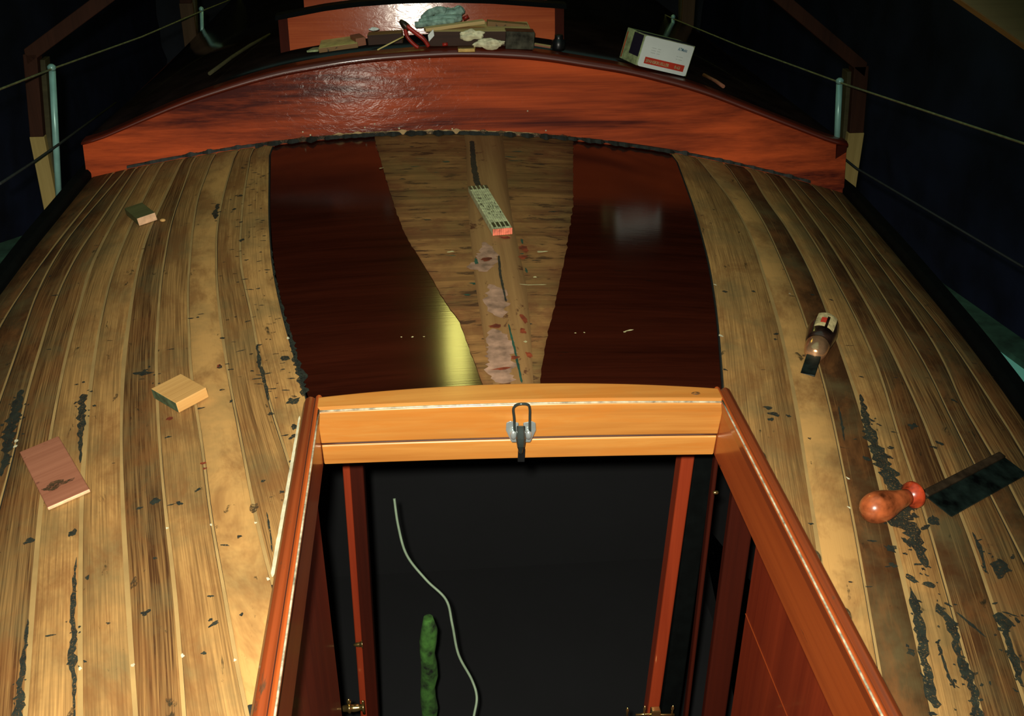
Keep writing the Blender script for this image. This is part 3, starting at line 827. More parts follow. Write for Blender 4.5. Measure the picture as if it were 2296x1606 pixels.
# ------------------------------------------------------------------ inside the cabin below the hatch
def structbox(name, lo, hi, mat, lab):
    bm = bmesh.new(); abox(bm, lo, hi); return tag(link(name, bm, mat), lab, kind='structure')
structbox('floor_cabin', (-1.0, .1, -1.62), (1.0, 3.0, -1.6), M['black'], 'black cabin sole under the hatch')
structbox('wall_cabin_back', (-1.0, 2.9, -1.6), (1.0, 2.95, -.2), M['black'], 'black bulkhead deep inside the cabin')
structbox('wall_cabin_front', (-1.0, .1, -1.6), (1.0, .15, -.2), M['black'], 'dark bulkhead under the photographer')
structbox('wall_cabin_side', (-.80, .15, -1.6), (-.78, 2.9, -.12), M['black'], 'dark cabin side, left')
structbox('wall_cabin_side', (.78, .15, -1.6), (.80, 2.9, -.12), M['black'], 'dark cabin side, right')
# locker sides close under the deck
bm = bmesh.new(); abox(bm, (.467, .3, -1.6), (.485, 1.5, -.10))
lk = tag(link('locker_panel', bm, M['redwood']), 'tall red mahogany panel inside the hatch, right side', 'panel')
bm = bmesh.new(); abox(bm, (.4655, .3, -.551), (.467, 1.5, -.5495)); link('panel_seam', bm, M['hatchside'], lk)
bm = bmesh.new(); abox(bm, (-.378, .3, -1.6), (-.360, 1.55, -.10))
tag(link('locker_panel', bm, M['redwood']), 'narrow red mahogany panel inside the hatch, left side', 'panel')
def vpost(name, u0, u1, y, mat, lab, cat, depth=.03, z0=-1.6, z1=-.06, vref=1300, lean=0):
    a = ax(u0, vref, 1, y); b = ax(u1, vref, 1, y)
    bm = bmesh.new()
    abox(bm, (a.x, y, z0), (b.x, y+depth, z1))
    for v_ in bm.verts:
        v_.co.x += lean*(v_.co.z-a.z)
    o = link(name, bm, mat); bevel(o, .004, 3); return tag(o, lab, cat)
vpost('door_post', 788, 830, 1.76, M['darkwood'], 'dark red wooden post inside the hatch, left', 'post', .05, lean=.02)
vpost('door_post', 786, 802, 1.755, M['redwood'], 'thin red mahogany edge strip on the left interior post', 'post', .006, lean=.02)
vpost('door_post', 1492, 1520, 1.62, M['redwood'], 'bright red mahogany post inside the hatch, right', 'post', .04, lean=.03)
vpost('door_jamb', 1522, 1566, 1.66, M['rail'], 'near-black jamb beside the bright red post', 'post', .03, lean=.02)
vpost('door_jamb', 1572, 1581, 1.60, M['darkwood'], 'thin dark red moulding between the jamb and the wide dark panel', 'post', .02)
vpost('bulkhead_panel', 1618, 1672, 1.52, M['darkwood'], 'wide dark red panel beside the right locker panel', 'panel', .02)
# brass fittings
def lathe(bm, P, d, prof, n=20, mi=0):
    """prof [(t along d, radius)] """
    d = Vector(d)
    tube(bm, [P+d*t for t, r_ in prof], [max(r_, .0003) for t, r_ in prof], n, mi)
bm = bmesh.new(); P = ax(792, 1447, 1, 1.74)
lathe(bm, P, Vector((1, .1, 0)), [(0, .001), (.004, .004), (.012, .006), (.018, .0065), (.0185, .010), (.021, .010)])
tag(link('brass_stud', bm, M['brass'], smoothf=False), 'small brass cone stud on the dark left post', 'fitting')
t = empty('brass_tap', ax(797, 1590, 1, 1.70), 'brass fitting with finial at the bottom edge, left of the cable', 'fitting')
P = ax(762, 1590, 1, 1.70)
bm = bmesh.new(); lathe(bm, P, Vector((1, 0, 0)), [(0, .002), (.002, .005), (.008, .0075), (.018, .0085), (.020, .012), (.024, .012), (.026, .008), (.034, .0095), (.042, .008), (.050, .007), (.052, .011), (.056, .011)])
link('body', bm, M['brass'], t)
bm = bmesh.new(); lathe(bm, P+Vector((.022, 0, .01)), Vector((0, 0, 1)), [(0, .004), (.008, .004), (.013, .0055), (.018, .003), (.021, .0005)])
link('finial', bm, M['brass'], t)
bm = bmesh.new(); lathe(bm, P+Vector((.054, 0, -.02)), Vector((0, 0, 1)), [(0, .003), (.02, .003), (.040, .003), (.042, .0005)])
link('pin', bm, M['brass'], t)
t = empty('brass_lamp_bracket', ax(1460, 1600, 1, 1.55), 'brass bracket with three pointed finials at the bottom edge, right', 'fitting')
for u, v in ((1407, 1587), (1446, 1583), (1509, 1582)):
    bm = bmesh.new(); P = ax(u, v, 1, 1.55)
    lathe(bm, P, Vector((0, 0, -1)), [(0, .0004), (.006, .0030), (.010, .0036), (.014, .0022), (.035, .0022)], 12)
    link('finial', bm, M['brass'], t)
bm = bmesh.new(); P = ax(1425, 1603, 1, 1.55); Q = ax(1512, 1603, 1, 1.55); tube(bm, [P, P.lerp(Q, .3)+Vector((0, 0, .002)), P.lerp(Q, .7), Q], .0025)
link('crossbar', bm, M['brass'], t)
bm = bmesh.new(); P = ax(1459, 1606, 1, 1.545); Q = ax(1480, 1606, 1, 1.545); abox(bm, (P.x, 1.54, P.z-.02), (Q.x, 1.555, ax(1470, 1592, 1, 1.545).z))
o = link('clamp_block', bm, M['brass'], t); bevel(o, .002)
bm = bmesh.new(); P = ax(1598, 1105, 1, 1.50); lathe(bm, P, Vector((1, 0, 0)), [(0, .001), (.002, .0035), (.009, .0035), (.011, .001)], 12)
tag(link('brass_catch', bm, M['brass']), 'tiny brass catch high on the dark right panel inside the hatch', 'fitting')
# hanging cable, and a made-up solid standing in for a green light streak
bm = bmesh.new()
cp = [(884, 1118), (893, 1180), (912, 1245), (955, 1300), (1000, 1345), (1014, 1400), (1028, 1468), (1058, 1525), (1069, 1565), (1062, 1610), (1058, 1660)]
tube(bm, crv([ax(u, v, 1, 1.95-.03*i) for i, (u, v) in enumerate(cp)], 8), .0032, 8)
tag(link('cable', bm, M['cable']), 'thin pale cable snaking down into the dark hatch opening', 'cable')
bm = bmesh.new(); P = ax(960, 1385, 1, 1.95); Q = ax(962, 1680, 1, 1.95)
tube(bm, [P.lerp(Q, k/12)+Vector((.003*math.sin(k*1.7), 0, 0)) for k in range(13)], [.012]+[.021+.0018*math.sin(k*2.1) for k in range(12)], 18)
tag(link('green_streak', bm, M['gstreak']), 'upright green form made up for the streak in the dark cabin left of the cable', 'cloth')

# ------------------------------------------------------------------ blocks and boards lying on the deck
def slab(name, A, B, depth, height, mats, lab, cat, par=None, bev=.0015, up=None, top=None, lift=0.0, group=None):
    """box standing on its front-bottom edge A-B. mats: body, front, left"""
    x = B-A; dirx = x.normalized(); n_ = up or Vector((0, 0, 1))
    y = n_.cross(dirx).normalized()*depth
    z = dirx.cross(y.normalized()).normalized()
    if z.z < 0: z = -z
    me_o = A.copy()
    bm = bmesh.new()
    # local frame so that the grain follows the piece
    Mx = Matrix((dirx, y.normalized(), z)).transposed().to_4x4(); Mx.translation = A+z*lift
    vs = hexa(bm, [Vector(p) for p in ((0, 0, 0), (x.length, 0, 0), (x.length, depth, 0), (0, depth, 0), (0, 0, height), (x.length, 0, height), (x.length, depth, height), (0, depth, height))])
    bm.faces.ensure_lookup_table()
    if len(mats) > 1: bm.faces[2].material_index = 1
    if len(mats) > 2: bm.faces[5].material_index = 2
    if len(mats) > 3: bm.faces[3].material_index = 3
    o = link(name, bm, mats); bevel(o, bev, 2)
    if par is None: o.matrix_world = Mx
    else:
        o.parent = par; o.matrix_parent_inverse = Matrix.Translation(par.location).inverted(); o.matrix_world = Mx
    if par is None: tag(o, lab, cat, group)
    return o
def dnorm(P): return Vector((.2*P.x+.045*min(1, max(0, (P.y-1.4)/1.5)), 0, 1)).normalized()
A, B = dk(402, 929), dk(470, 893)
slab('wood_block', A, B, .085, .020, [M['orangeoff'], M['orangeoff'], M['endgreen']], 'small orange wood block with a green end on the left deck planks', 'wood block', up=dnorm(A), lift=.002)
A, B = dk(110, 1148), dk(205, 1106)
wb = slab('wood_board', A, B, .205, .006, [M['redoff'], M['endgrain']], 'flat red-brown board offcut with a pale front edge at far left of the deck', 'wood offcut', up=dnorm(A), lift=.002)
bm = bmesh.new(); spot(bm, dk(128, 1088, .0095), .015, 0, .0098, 1.3, .5); spot(bm, dk(112, 1094, .0095), .008, 0, .0098, 1.6, .2)
o = link('dark_stain', bm, M['stain']); o.parent = wb; o.matrix_parent_inverse = wb.matrix_world.inverted(); o['label'] = 'dark stain'
A, B = dk(313, 509), dk(354, 495)
slab('wood_block', A, B, .11, .020, [M['oliveoff'], M['endgrain']], 'dark wood block with bright pale end, farthest offcut on the left deck', 'wood block', up=dnorm(A), lift=.002)
bm = bmesh.new(); P = dk(365, 494, .005); bmesh.ops.create_icosphere(bm, subdivisions=2, radius=.006, matrix=Matrix.Translation(P) @ Matrix.Diagonal((1.2, .9, .7, 1)))
tag(link('wood_chip', bm, M['orangeoff'], smoothf=True), 'tiny orange wood chip right of the far pale-ended block', 'wood chip')

# folding rule
A = dk(1105, 531); Bp = dk(1143, 527)
fr_ = empty('folding_rule', A, 'folded white zigzag rule with black and red tips on the worn centre panel', 'folding rule')
ex = (Bp-A); ex = Vector((ex.x, ex.y, 0)); wid = .046
far = dk(1052, 436); ey = far-A; L = Vector((ey.x, ey.y, 0)).length+.01
ey.normalize(); ez = Vector((0, 0, 1)); exn = ey.cross(ez).normalized()
for k in range(9):
    bm = bmesh.new(); off = A+exn*(k*wid/9)+ez*.003
    lw = wid/9*.86; hh = .015; o0 = .006 if k % 2 else 0
    segs = [(0, .010, 2), (.010, L-.020, 0), (L-.010-.012, .022, 0)]
    obox(bm, off, exn*lw, ey*(L), ez*hh, 0)
    sg_ = link('rule_segment', bm, M['rule'], fr_)
    if k % 2 == 0:
        bm = bmesh.new(); obox(bm, off+ey*(L-.026)+ez*hh-exn*.0006, exn*(lw+.0022), ey*.024, ez*.0008); link('black_tip', bm, M['rulek'], sg_)
    if k % 2 == 1:
        bm = bmesh.new(); obox(bm, off+ey*.012+ez*hh-exn*.0006, exn*(lw+.0022), ey*.028, ez*.0008); link('black_tip', bm, M['rulek'], sg_)
    bm = bmesh.new(); obox(bm, off-ey*.0015-exn*.0001, exn*(lw+.0002), ey*.002, ez*(hh+.0004)); link('red_tip', bm, M['ruler'], sg_)
bm = bmesh.new()
for k in range(30):
    s = random.uniform(.25, .75)*L; q = random.uniform(.1, .9)*wid
    obox(bm, A+exn*q+ey*s+ez*(.018), exn*.0014, ey*random.uniform(.004, .018), ez*.0006)
tag(link('worn_marks', bm, M['rulek'], fr_), 'dark worn markings')

# stubby chisel
E = dk(1851, 724, .028); Tt = dk(1824, 800, .012)
ch = empty('chisel', (E+Tt)/2, 'stubby round-handled chisel with copper ferrule and black blade on the right deck', 'chisel')
d = (Tt-E); Lc = d.length; d.normalize()
E2 = E.copy()
bm = bmesh.new(); lathe(bm, E2, d, [(0, .012), (.003, .020), (.012, .027), (.045, .029), (.080, .025), (.095, .0215)], 24)
link('handle', bm, M['handlek'], ch, True)
bm = bmesh.new(); side = d.cross(Vector((0, 0, 1))).normalized(); upv = side.cross(d).normalized()
prev = None
for i in range(9):
    tt = .012+.055*i/8; rr = .0278+.0016*math.sin(math.pi*(.15+.7*i/8)); cur = []
    for k in range(9):
        an = R(60+80*k/8)
        cur.append(bm.verts.new(E2+d*tt+(side*math.cos(an)+upv*math.sin(an))*rr))
    if prev:
        for k in range(8):
            f = bm.faces.new((prev[k], prev[k+1], cur[k+1], cur[k])); f.smooth = True
            f.material_index = 1 if (4 <= i <= 6 and 2 <= k <= 3) else (2 if (k in (4,) and i > 2) else 0)
    prev = cur
tag(link('label', bm, [M['label'], M['red'], M['handlek']], ch), 'worn cream and red label')
bm = bmesh.new(); lathe(bm, E2, d, [(.092, .0220), (.100, .0230), (.118, .021), (.132, .0165), (.137, .010), (.138, .002)], 24)
link('ferrule', bm, M['ferrule'], ch, True)
bm = bmesh.new(); P = E2+d*.136-side*.013-upv*.004; obox(bm, P, side*.026, d*.062-upv*.006, upv*.006)
o = link('blade', bm, M['blade'], ch); bevel(o, .001)

# back saw
T0 = dk(1944, 1146, .020); T1 = dk(2064, 1104, .020)
saw = empty('back_saw', T1, 'small back saw with red-brown turned handle and dark blade on the right deck', 'saw')
d = (T1-T0); L = d.length; d.normalize()
bm = bmesh.new(); lathe(bm, T0-d*.006, d, [(0, .004), (.004, .012), (.010, .0185), (.020, .0225), (.032, .0235), (.045, .0215), (.062, .017), (.080, .0135), (.092, .0125)], 28)
link('handle', bm, M['handle'], saw, True)
bm = bmesh.new(); lathe(bm, T0-d*.006, d, [(.090, .0125), (.097, .0150), (.101, .0195), (.106, .0205), (.110, .018), (.112, .012)], 28)
tag(link('handle_collar', bm, M['handler'], saw, True), 'red lacquered collar')
bm = bmesh.new(); lathe(bm, T0-d*.006, d, [(.108, .0085), (.118, .0085), (.126, .005)], 20)
link('ferrule', bm, M['blade'], saw, True)
P1, P2, P3, P4 = (dk(u, v, h_) for u, v, h_ in ((2066, 1106, .016), (2240, 1018, .016), (2300, 1063, .006), (2131, 1158, .006)))
bm = bmesh.new(); nv = (P2-P1).cross(P4-P1).normalized(); nv = nv if nv.z > 0 else -nv
hexa(bm, [P1, P4, P3, P2, P1+nv*.0014, P4+nv*.0014, P3+nv*.0014, P2+nv*.0014])
# teeth along the lower edge
n = 60; e_ = P3-P4; outd = (P4-P1).normalized()
for k in range(n):
    a = P4+e_*(k/n); b = P4+e_*((k+1)/n); c_ = P4+e_*((k+.5)/n)+outd*.0022
    v1 = [bm.verts.new(q) for q in (a, b, c_)]; v2 = [bm.verts.new(q+nv*.0012) for q in (a, b, c_)]
    bm.faces.new(v1); bm.faces.new(v2[::-1])
    for i in range(3): bm.faces.new((v1[i], v2[i], v2[(i+1) % 3], v1[(i+1) % 3]))
link('blade', bm, M['blade'], saw)
bm = bmesh.new(); sd = (P4-P1).normalized(); obox(bm, P1-sd*.002-nv*.003, (P2-P1), sd*.013, nv*.008)
o = link('spine', bm, M['spine'], saw); bevel(o, .002, 2)

# ------------------------------------------------------------------ cardboard box on the roof edge
FT, FR, FB, FBR = (ax(u, v, 1, 2.995) for u, v in ((1450, 75), (1574, 110), (1430, 147), (1555, 179)))
cb = empty('cardboard_box', FB, 'white cardboard box with a red stripe lying on the right end of the cabin roof', 'box')
ex = (FR-FT).normalized(); ez = (FT-FB)-(FT-FB).dot(ex)*ex; ez.normalize()
ang = R(17); wl = .172; hl = .088
ex = (Matrix.Rotation(ang, 3, 'Z') @ ex).normalized(); ez = (Matrix.Rotation(ang, 3, 'Z') @ ez).normalized()
ez = (ez-ez.dot(ex)*ex).normalized(); ey = ez.cross(ex).normalized()
O = FB+Vector((-.002, .0, 0)); D = .105
def onf(x, z, y=0): return O+ex*x+ez*z+ey*y
bm = bmesh.new(); obox(bm, onf(-.004, 0, .002), ex*(wl+.008), ey*D, ez*(hl+.002), 0)
o = link('carton', bm, M['cardg'], cb); bevel(o, .0015)
bm = bmesh.new()
rad = .007; pts = []
for cx_, cz_, a0 in ((wl-rad, rad, -90), (wl-rad, hl-rad, 0), (rad, hl-rad, 90), (rad, rad, 180)):
    for k in range(5): t_ = R(a0+22.5*k); pts.append((cx_+rad*math.cos(t_), cz_+rad*math.sin(t_)))
fr = [bm.verts.new(onf(a, b, -.001)) for a, b in pts]; bk = [bm.verts.new(onf(a, b, .004)) for a, b in pts]
bm.faces.new(fr); bm.faces.new(bk[::-1])
for i in range(len(pts)): bm.faces.new((fr[i], bk[i], bk[(i+1) % len(pts)], fr[(i+1) % len(pts)]))
link('white_label', bm, M['white'], cb)
bm = bmesh.new(); obox(bm, onf(.018, .011, -.0018), ex*.140, ey*.001, ez*.019)
rs = link('red_stripe', bm, M['red'], cb)
def text(s, x, z, size, mat, par, wide=1.0):
    c = bpy.data.curves.new('lettering', 'FONT'); c.body = s; c.size = size; c.extrude = .0002; c.offset = .0002
    c.materials.append(mat)
    tmp = bpy.data.objects.new('lettering_curve', c); COL.objects.link(tmp)
    bpy.context.view_layer.update()
    me = bpy.data.meshes.new_from_object(tmp.evaluated_get(bpy.context.evaluated_depsgraph_get()))
    bpy.data.objects.remove(tmp)
    o = bpy.data.objects.new('lettering', me); COL.objects.link(o)
    Mx = Matrix((ex*wide, ez, -ey)).transposed().to_4x4(); Mx.translation = onf(x, z, -.0023)
    o.parent = par; o.matrix_parent_inverse = Matrix.Translation(par.location).inverted(); o.matrix_world = Mx
    return o
text('SPANSKRUELLER', .022, .0155, .0125, M['cream'], rs, .88)
text('0-63', .124, .0155, .0125, M['cream'], rs, .9)
text('ATMetic', .118, .068, .0125, M['bluep'], cb, .75)
for q in range(3): text('.......  .....', .030, .058-.007*q, .010, M['greyp'], cb)
for q in range(2): text('... ......', .120, .050-.008*q, .010, M['greyp'], cb)
bm = bmesh.new(); obox(bm, onf(-.0052, hl*.28, .004), ex*.0012, ey*.055, ez*hl*.70)
obox(bm, onf(-.004, hl+.002, .000), ex*(wl+.006), ey*.055, ez*.0012)
link('navy_print', bm, M['navy'], cb)
bm = bmesh.new(); obox(bm, onf(-.0052, hl*.05, .096), ex*.0012, ey*.004, ez*hl*.85)
link('orange_line', bm, M['handler'], cb)
bm = bmesh.new(); obox(bm, onf(-.004, -.016, .060), ex*.055, ey*.042, ez*.003)
link('flap', bm, M['cardg'], cb)
P = rf(1480, 150)
bm = bmesh.new(); sup = onf(.01, -.005, .02)
abox(bm, (sup.x, 3.02, roofz(sup.x+.06)-.0), (sup.x+.12, 3.07, sup.z-.014))
bm.free()

# ------------------------------------------------------------------ tools and offcuts on the roof
def roofslab(name, a, b, depth, height, mats, lab, cat='wood offcut', lift=.001, bev=.0015):
    A = rf(*a); B = rf(*b)
    return slab(name, A, B, depth, height, mats, lab, cat, lift=lift, bev=bev)
def yslab(name, a, b, y, depth, height, mats, lab, cat='wood offcut', y2=None, bev=.0015):
    A = ax(a[0], a[1], 1, y); B = ax(b[0], b[1], 1, y2 or y)
    return slab(name, A, B, depth, height, mats, lab, cat, bev=bev)
Y0 = 3.055
roofslab('card_sleeve', (716, 120), (803, 108), .13, .014, [M['kraft'], M['brown']], 'olive card sleeve at the left end of the clutter on the cabin roof', 'card')
roofslab('card_flap', (688, 119), (713, 117), .045, .006, [M['cardg']], 'pale green torn card flap left of the olive sleeve', 'card')
roofslab('paper_piece', (800, 106), (822, 102), .06, .024, [M['redoff']], 'pinkish paper scrap between the olive sleeve and the dark block', 'paper')
roofslab('wood_block', (826, 103), (903, 98), .05, .030, [M['brown'], M['dbrown']], 'dark wooden block left of the red pliers', 'wood block')
roofslab('wood_strip', (836, 84), (905, 72), .008, .012, [M['pale'], M['brown']], 'thin tan wood strip behind the dark block on the roof', 'wood strip', lift=.02)
bm = bmesh.new(); tube(bm, [ax(846, 112, 1, 3.03), ax(905, 82, 1, 3.05)], .0022, 6)
tag(link('thin_stick', bm, M['kraft']), 'thin yellow stick leaning against the dark block on the roof', 'stick')
yslab('wood_plank', (962, 104), (1192, 103), 3.05, .14, .042, [M['pale'], M['dbrown']], 'large tan plank end under the white scraps on the cabin roof', 'wood plank')
A = ax(955, 72, 1, 3.06); B = ax(1088, 54, 1, 3.10)
slab('wood_lath', A, B, .026, .010, [M['pale']], 'pale wooden lath lying on the tan plank beside the glove', 'wood lath', bev=.001)
A = ax(1092, 60, 1, 3.12); B = ax(1182, 68, 1, 3.12)
slab('wood_lath', A, B, .03, .016, [M['brown'], M['brown'], M['brown'], M['blk']], 'brown lath with a black right end at the right of the tool pile', 'wood lath')
roofslab('wood_block', (1080, 104), (1125, 106), .012, .008, [M['brown']], 'small brown block lying under the crumpled white paper', 'wood block', lift=.001)
yslab('metal_tin', (1133, 110), (1197, 112), 3.035, .05, .050, [M['jar'], M['jar']], 'dull grey tin at the right end of the tan plank', 'tin')
def crumple(name, u, v, y, r_, sc, mat, lab, cat, seed):
    bm = bmesh.new(); P = ax(u, v, 1, y)
    bmesh.ops.create_icosphere(bm, subdivisions=4, radius=r_)
    for v_ in bm.verts:
        k = 1+.55*noise(v_.co/r_*1.3+Vector((seed, 0, 0)))+.22*noise(v_.co/r_*3.5+Vector((0, seed, 0)))
        v_.co = Vector((v_.co.x*sc[0], v_.co.y*sc[1], v_.co.z*sc[2]))*k+P
    return tag(link(name, bm, mat, smoothf=True), lab, cat)
crumple('paper_scrap', 1055, 79, 3.04, .020, (1.7, .35, .75), M['paper'], 'upper crumpled cream paper scrap on the tan plank', 'paper', 1)
crumple('paper_scrap', 1095, 98, 3.025, .022, (1.75, .35, .62), M['paper'], 'lower crumpled cream paper scrap nearest the red board edge', 'paper', 4)
crumple('paper_scrap', 838, 65, 3.10, .007, (1.8, 1, .6), M['white'], 'tiny white scrap behind the thin tan strip on the roof', 'paper', 8)
bm = bmesh.new()
for q, (u, v, y) in enumerate(((961, 79, 3.03),)):
    P = ax(u, v, 1, y); hexa(bm, [P+Vector(a) for a in ((0, 0, -.018), (.016, .002, -.002), (.016, .006, -.002), (0, .004, -.018), (-.002, 0, .0), (.014, .002, .016), (.014, .006, .016), (-.002, .004, .0))])
tag(link('paper_tag', bm, M['white']), 'small white tag beside the red pliers handle', 'tag')
# pliers
pl = empty('pliers', ax(925, 80, 1, 3.02), 'pliers with red grips lying in front of the dark block', 'pliers')
bm = bmesh.new(); tube(bm, crv([ax(912, 58, 1, 3.03), ax(930, 72, 1, 3.025), ax(950, 88, 1, 3.02), ax(961, 104, 1, 3.02)], 5), [.006]*6+[.0065]*5+[.006]*5, 8); link('grip', bm, M['plier'], pl)
bm = bmesh.new(); tube(bm, crv([ax(908, 66, 1, 3.03), ax(914, 84, 1, 3.022), ax(930, 101, 1, 3.02), ax(938, 106, 1, 3.02)], 5), [.0055]*16, 8); link('grip', bm, M['plier'], pl)
bm = bmesh.new(); tube(bm, crv([ax(915, 64, 1, 3.035), ax(905, 54, 1, 3.035), ax(897, 46, 1, 3.04)], 5), [.009, .010, .011, .011, .010, .010, .009, .008, .007, .006, .004], 8); link('jaws', bm, M['spine'], pl)
bm = bmesh.new(); tube(bm, [ax(992, 100, 1, 3.02), ax(1004, 99, 1, 3.02)], .005, 8)
tag(link('bottle_top', bm, M['plier']), 'small red screw top in front of the tan plank', 'bottle top')
bm = bmesh.new(); tube(bm, [ax(1038, 43, 1, 3.14), ax(1050, 36, 1, 3.14)], .006, 8)
tag(link('red_scrap', bm, M['plier']), 'small red scrap just right of the glove', 'scrap')
# glove: folded, fingers as rolls of cloth
gl = []
bm = bmesh.new()
def cloth(px, r_, y):
    pts = crv([ax(u, v, 1, y) for u, v in px], 6)
    rr = [r_*(.55+.45*math.sin(math.pi*min(1, (i+2)/(len(pts)*.55)) if i < len(pts)*.25 else math.pi/2))*(1+.25*noise(Vector((i*.5, r_*900, y)))) for i in range(len(pts))]
    rr[-1] *= .5; tube(bm, pts, rr, 12)
cloth([(940, 52), (965, 46), (1000, 42), (1036, 40)], .012, 3.13)
cloth([(948, 44), (962, 30), (985, 22), (1000, 26)], .011, 3.15)
cloth([(975, 38), (1000, 32), (1025, 28), (1038, 20)], .013, 3.155)
cloth([(930, 56), (955, 54), (985, 50), (1020, 47)], .009, 3.11)
cloth([(1000, 24), (1015, 26), (1030, 20), (1036, 30)], .011, 3.17)
tag(link('work_glove', bm, M['glove']), 'crumpled grey-green work glove on top of the tool pile', 'glove')
bm = bmesh.new(); P = ax(1252, 112, 1, 3.09); lathe(bm, P, Vector((0, 0, 1)), [(0, .018), (.008, .020), (.026, .020), (.032, .013), (.036, .012), (.044, .012)], 20)
tag(link('dark_bottle', bm, M['blk']), 'squat black bottle just right of the roof hatch front', 'bottle')
roofslab('wood_strip', (1197, 104), (1234, 110), .02, .006, [M['pale'], M['redoff']], 'short pale strip between the grey tin and the black bottle', 'wood strip')
# brass plate on the board edge
bm = bmesh.new(); P = ax(1026, 117, 1, 3.012); Q = ax(1066, 117, 1, 3.012); abox(bm, (P.x, 3.005, P.z), (Q.x, 3.03, P.z+.012))
o = bevel(link('brass_plate', bm, M['brass']), .002); tag(o, 'small brass plate on the top edge of the red board at its centre', 'fitting')

# ------------------------------------------------------------------ shed posts, stanchions, lifelines
def beam(name, P, Q, wv, dv, mats, par=None):
    """square timber from P to Q; wv, dv = half width vectors"""
    bm = bmesh.new()
    hexa(bm, [P-wv-dv, P+wv-dv, P+wv+dv, P-wv+dv, Q-wv-dv, Q+wv-dv, Q+wv+dv, Q-wv+dv])
    o = link(name, bm, mats, par); bevel(o, .002); return o
def post(pts, y, lab, sg, wpx, raf=None, foot=True, pm=None):
    pm = pm or M['postw']
    u0, v0, u1, v1 = pts      # top and foot, centre line
    T = ax(u0, v0, 1, y); B = ax(u1, v1, 1, y)
    p = empty('shed_frame', B, lab, 'frame', 'timber frames of the shed')
    wv = Vector((wpx*y*1.06/F/2, 0, 0)); dv = Vector((0, .022, 0))
    mid = B.lerp(T, .52)
    beam('post_foot', B-Vector((0, 0, .9)) if foot else B, mid, wv, dv, pm, p)
    beam('post_splice', mid-Vector((0, .0, .0)), T, wv*.9, dv, M['postd'], p)
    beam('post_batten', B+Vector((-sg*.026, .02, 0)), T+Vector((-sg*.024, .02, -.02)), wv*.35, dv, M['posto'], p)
    if raf:
        Q = ax(raf[0], raf[1], 1, y); dr = (Q-T)
        beam('rafter', T-dr*.06, T+dr*3.2, Vector((0, 0, .022)), dv, M['postd'], p)
    return p
post((72, 118, 103, 487), 3.02, 'timber shed post and rafter beside the left steel stanchion', -1, 30, (230, 0))
post((1926, 145, 1903, 445), 3.0, 'timber shed post and rafter beside the right steel stanchion', 1, 36, (1755, 0))
post((412, -120, 425, 135), 4.5, 'dim far timber post at the upper left', -1, 26, None, pm=M['postf'])
post((1545, -120, 1543, 90), 4.6, 'dim far timber post behind the white box', 1, 26, None, pm=M['postf'])
Pn = ax(2252, 0, 1, 1.50); Qn = ax(2357, 75, 1, 1.50)
dn = (Qn-Pn)
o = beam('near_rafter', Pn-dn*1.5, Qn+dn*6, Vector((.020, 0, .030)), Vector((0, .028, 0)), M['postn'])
tag(o, 'near diagonal timber rafter crossing the upper right corner', 'rafter')
def stanch(a, b, y, lab, r_=.0090):
    T = ax(*a, 1, y); B = ax(*b, 1, y)
    s_ = empty('stanchion', B, lab, 'stanchion', 'steel stanchions along the deck edge')
    bm = bmesh.new(); tube(bm, [B-Vector((0, 0, .02)), T], r_, 16); link('pole', bm, M['steel'], s_)
    bm = bmesh.new(); lathe(bm, T, Vector((0, 0, 1)), [(0, r_*.9), (.004, r_*1.25), (.012, r_*1.25), (.017, r_*.6), (.018, .001)], 16); link('cap', bm, M['steel'], s_)
    bm = bmesh.new(); lathe(bm, B-Vector((0, 0, .03)), Vector((0, 0, 1)), [(0, r_*1.8), (.018, r_*1.8), (.024, r_*1.2)], 16); link('socket', bm, M['rail'], s_)
    return T, B
TL, BLs = stanch((117, 158), (131, 475), 2.95, 'tall steel stanchion at the far left of the deck')
TR, BRs = stanch((1882, 188), (1877, 345), 2.93, 'steel stanchion at the right end of the red board')
TL2, _ = stanch((452, 25), (453, 118), 4.4, 'far steel stanchion at the upper left', .0075)
TR2, _ = stanch((1509, 42), (1510, 78), 4.5, 'far steel stanchion behind the white box', .0075)
def wire(name, pts, r_, mat, lab):
    bm = bmesh.new(); tube(bm, pts, r_, 6); return tag(link(name, bm, mat), lab, 'wire')
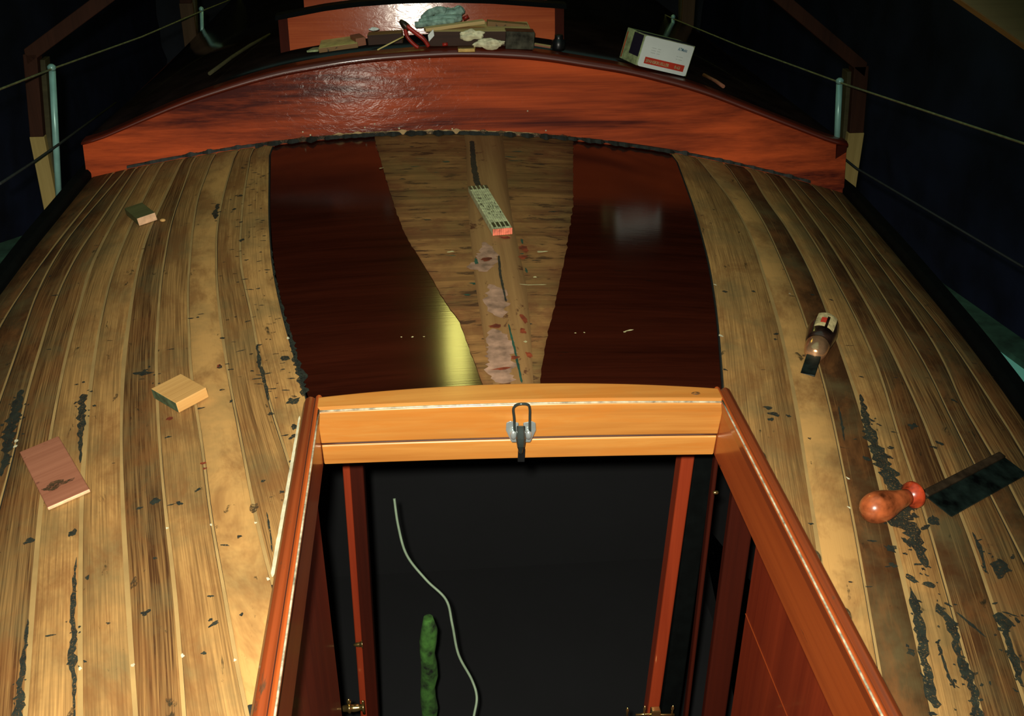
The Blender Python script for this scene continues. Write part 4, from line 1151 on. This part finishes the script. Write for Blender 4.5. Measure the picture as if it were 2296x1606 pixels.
wire('lifeline', [ax(-60, 226, 1, 2.3), ax(0, 200, 1, 2.5), TL+Vector((0, 0, .004)), TL.lerp(TL2, .5)-Vector((0, 0, .006)), TL2, ax(640, -50, 1, 6.2)], .0027, M['wire'], 'upper lifeline wire along the left side of the boat')
wire('lifeline', [ax(2420, 372, 1, 1.75), ax(2296, 322, 1, 1.95), TR+Vector((0, 0, .004)), TR.lerp(TR2, .5)-Vector((0, 0, .004)), TR2, ax(1400, -10, 1, 6.2)], .0027, M['wire'], 'upper lifeline wire along the right side of the boat')
wire('lower_lifeline', [ax(0, 412, 1, 2.5), ax(80, 360, 1, 2.88), ax(130, 325, 1, 2.93), ax(260, 230, 1, 4.0)], .0035, M['wired'], 'thin dark lower line crossing the left shed post')
wire('lower_lifeline', [ax(2296, 600, 1, 2.2), ax(1921, 378, 1, 2.85), ax(1886, 350, 1, 2.9)], .0035, M['wired'], 'thin dark lower line crossing the right shed post')
# hand rails on the roof
def hrail(px, z, mat, lab):
    bm = bmesh.new(); tube(bm, [ax(u, v, 2, z) for u, v in px], .0055, 8); return tag(link('hand_rail', bm, mat), lab, 'rail')
hrail([(470, 165), (520, 128), (560, 102), (605, 78)], roofz(-.72)+.02, M['posto'], 'dim olive hand rail on the left of the cabin roof')
hrail([(1578, 168), (1605, 182), (1622, 194)], roofz(.75)+.02, M['redoff'], 'short hand rail end right of the white box')

# ------------------------------------------------------------------ tube lamp hanging over the cabin (out of view, mirrored in the varnish)
tb = empty('tube_lamp', (0.0, 4.6, 1.66), 'lit tube lamp hanging over the cabin roof', 'lamp')
bm = bmesh.new(); tube(bm, [(-.07, 4.22, 1.6), (-.02, 4.95, 1.6)], .06, 16); link('tube', bm, M['glow'], tb)
bm = bmesh.new(); abox(bm, (-.10, 4.2, 1.665), (.05, 5.02, 1.70)); link('housing', bm, M['rail'], tb)
bm = bmesh.new(); tube(bm, [(-.03, 4.6, 1.69), (-.03, 4.6, 3.2)], .003, 6); link('cord', bm, M['wired'], tb)
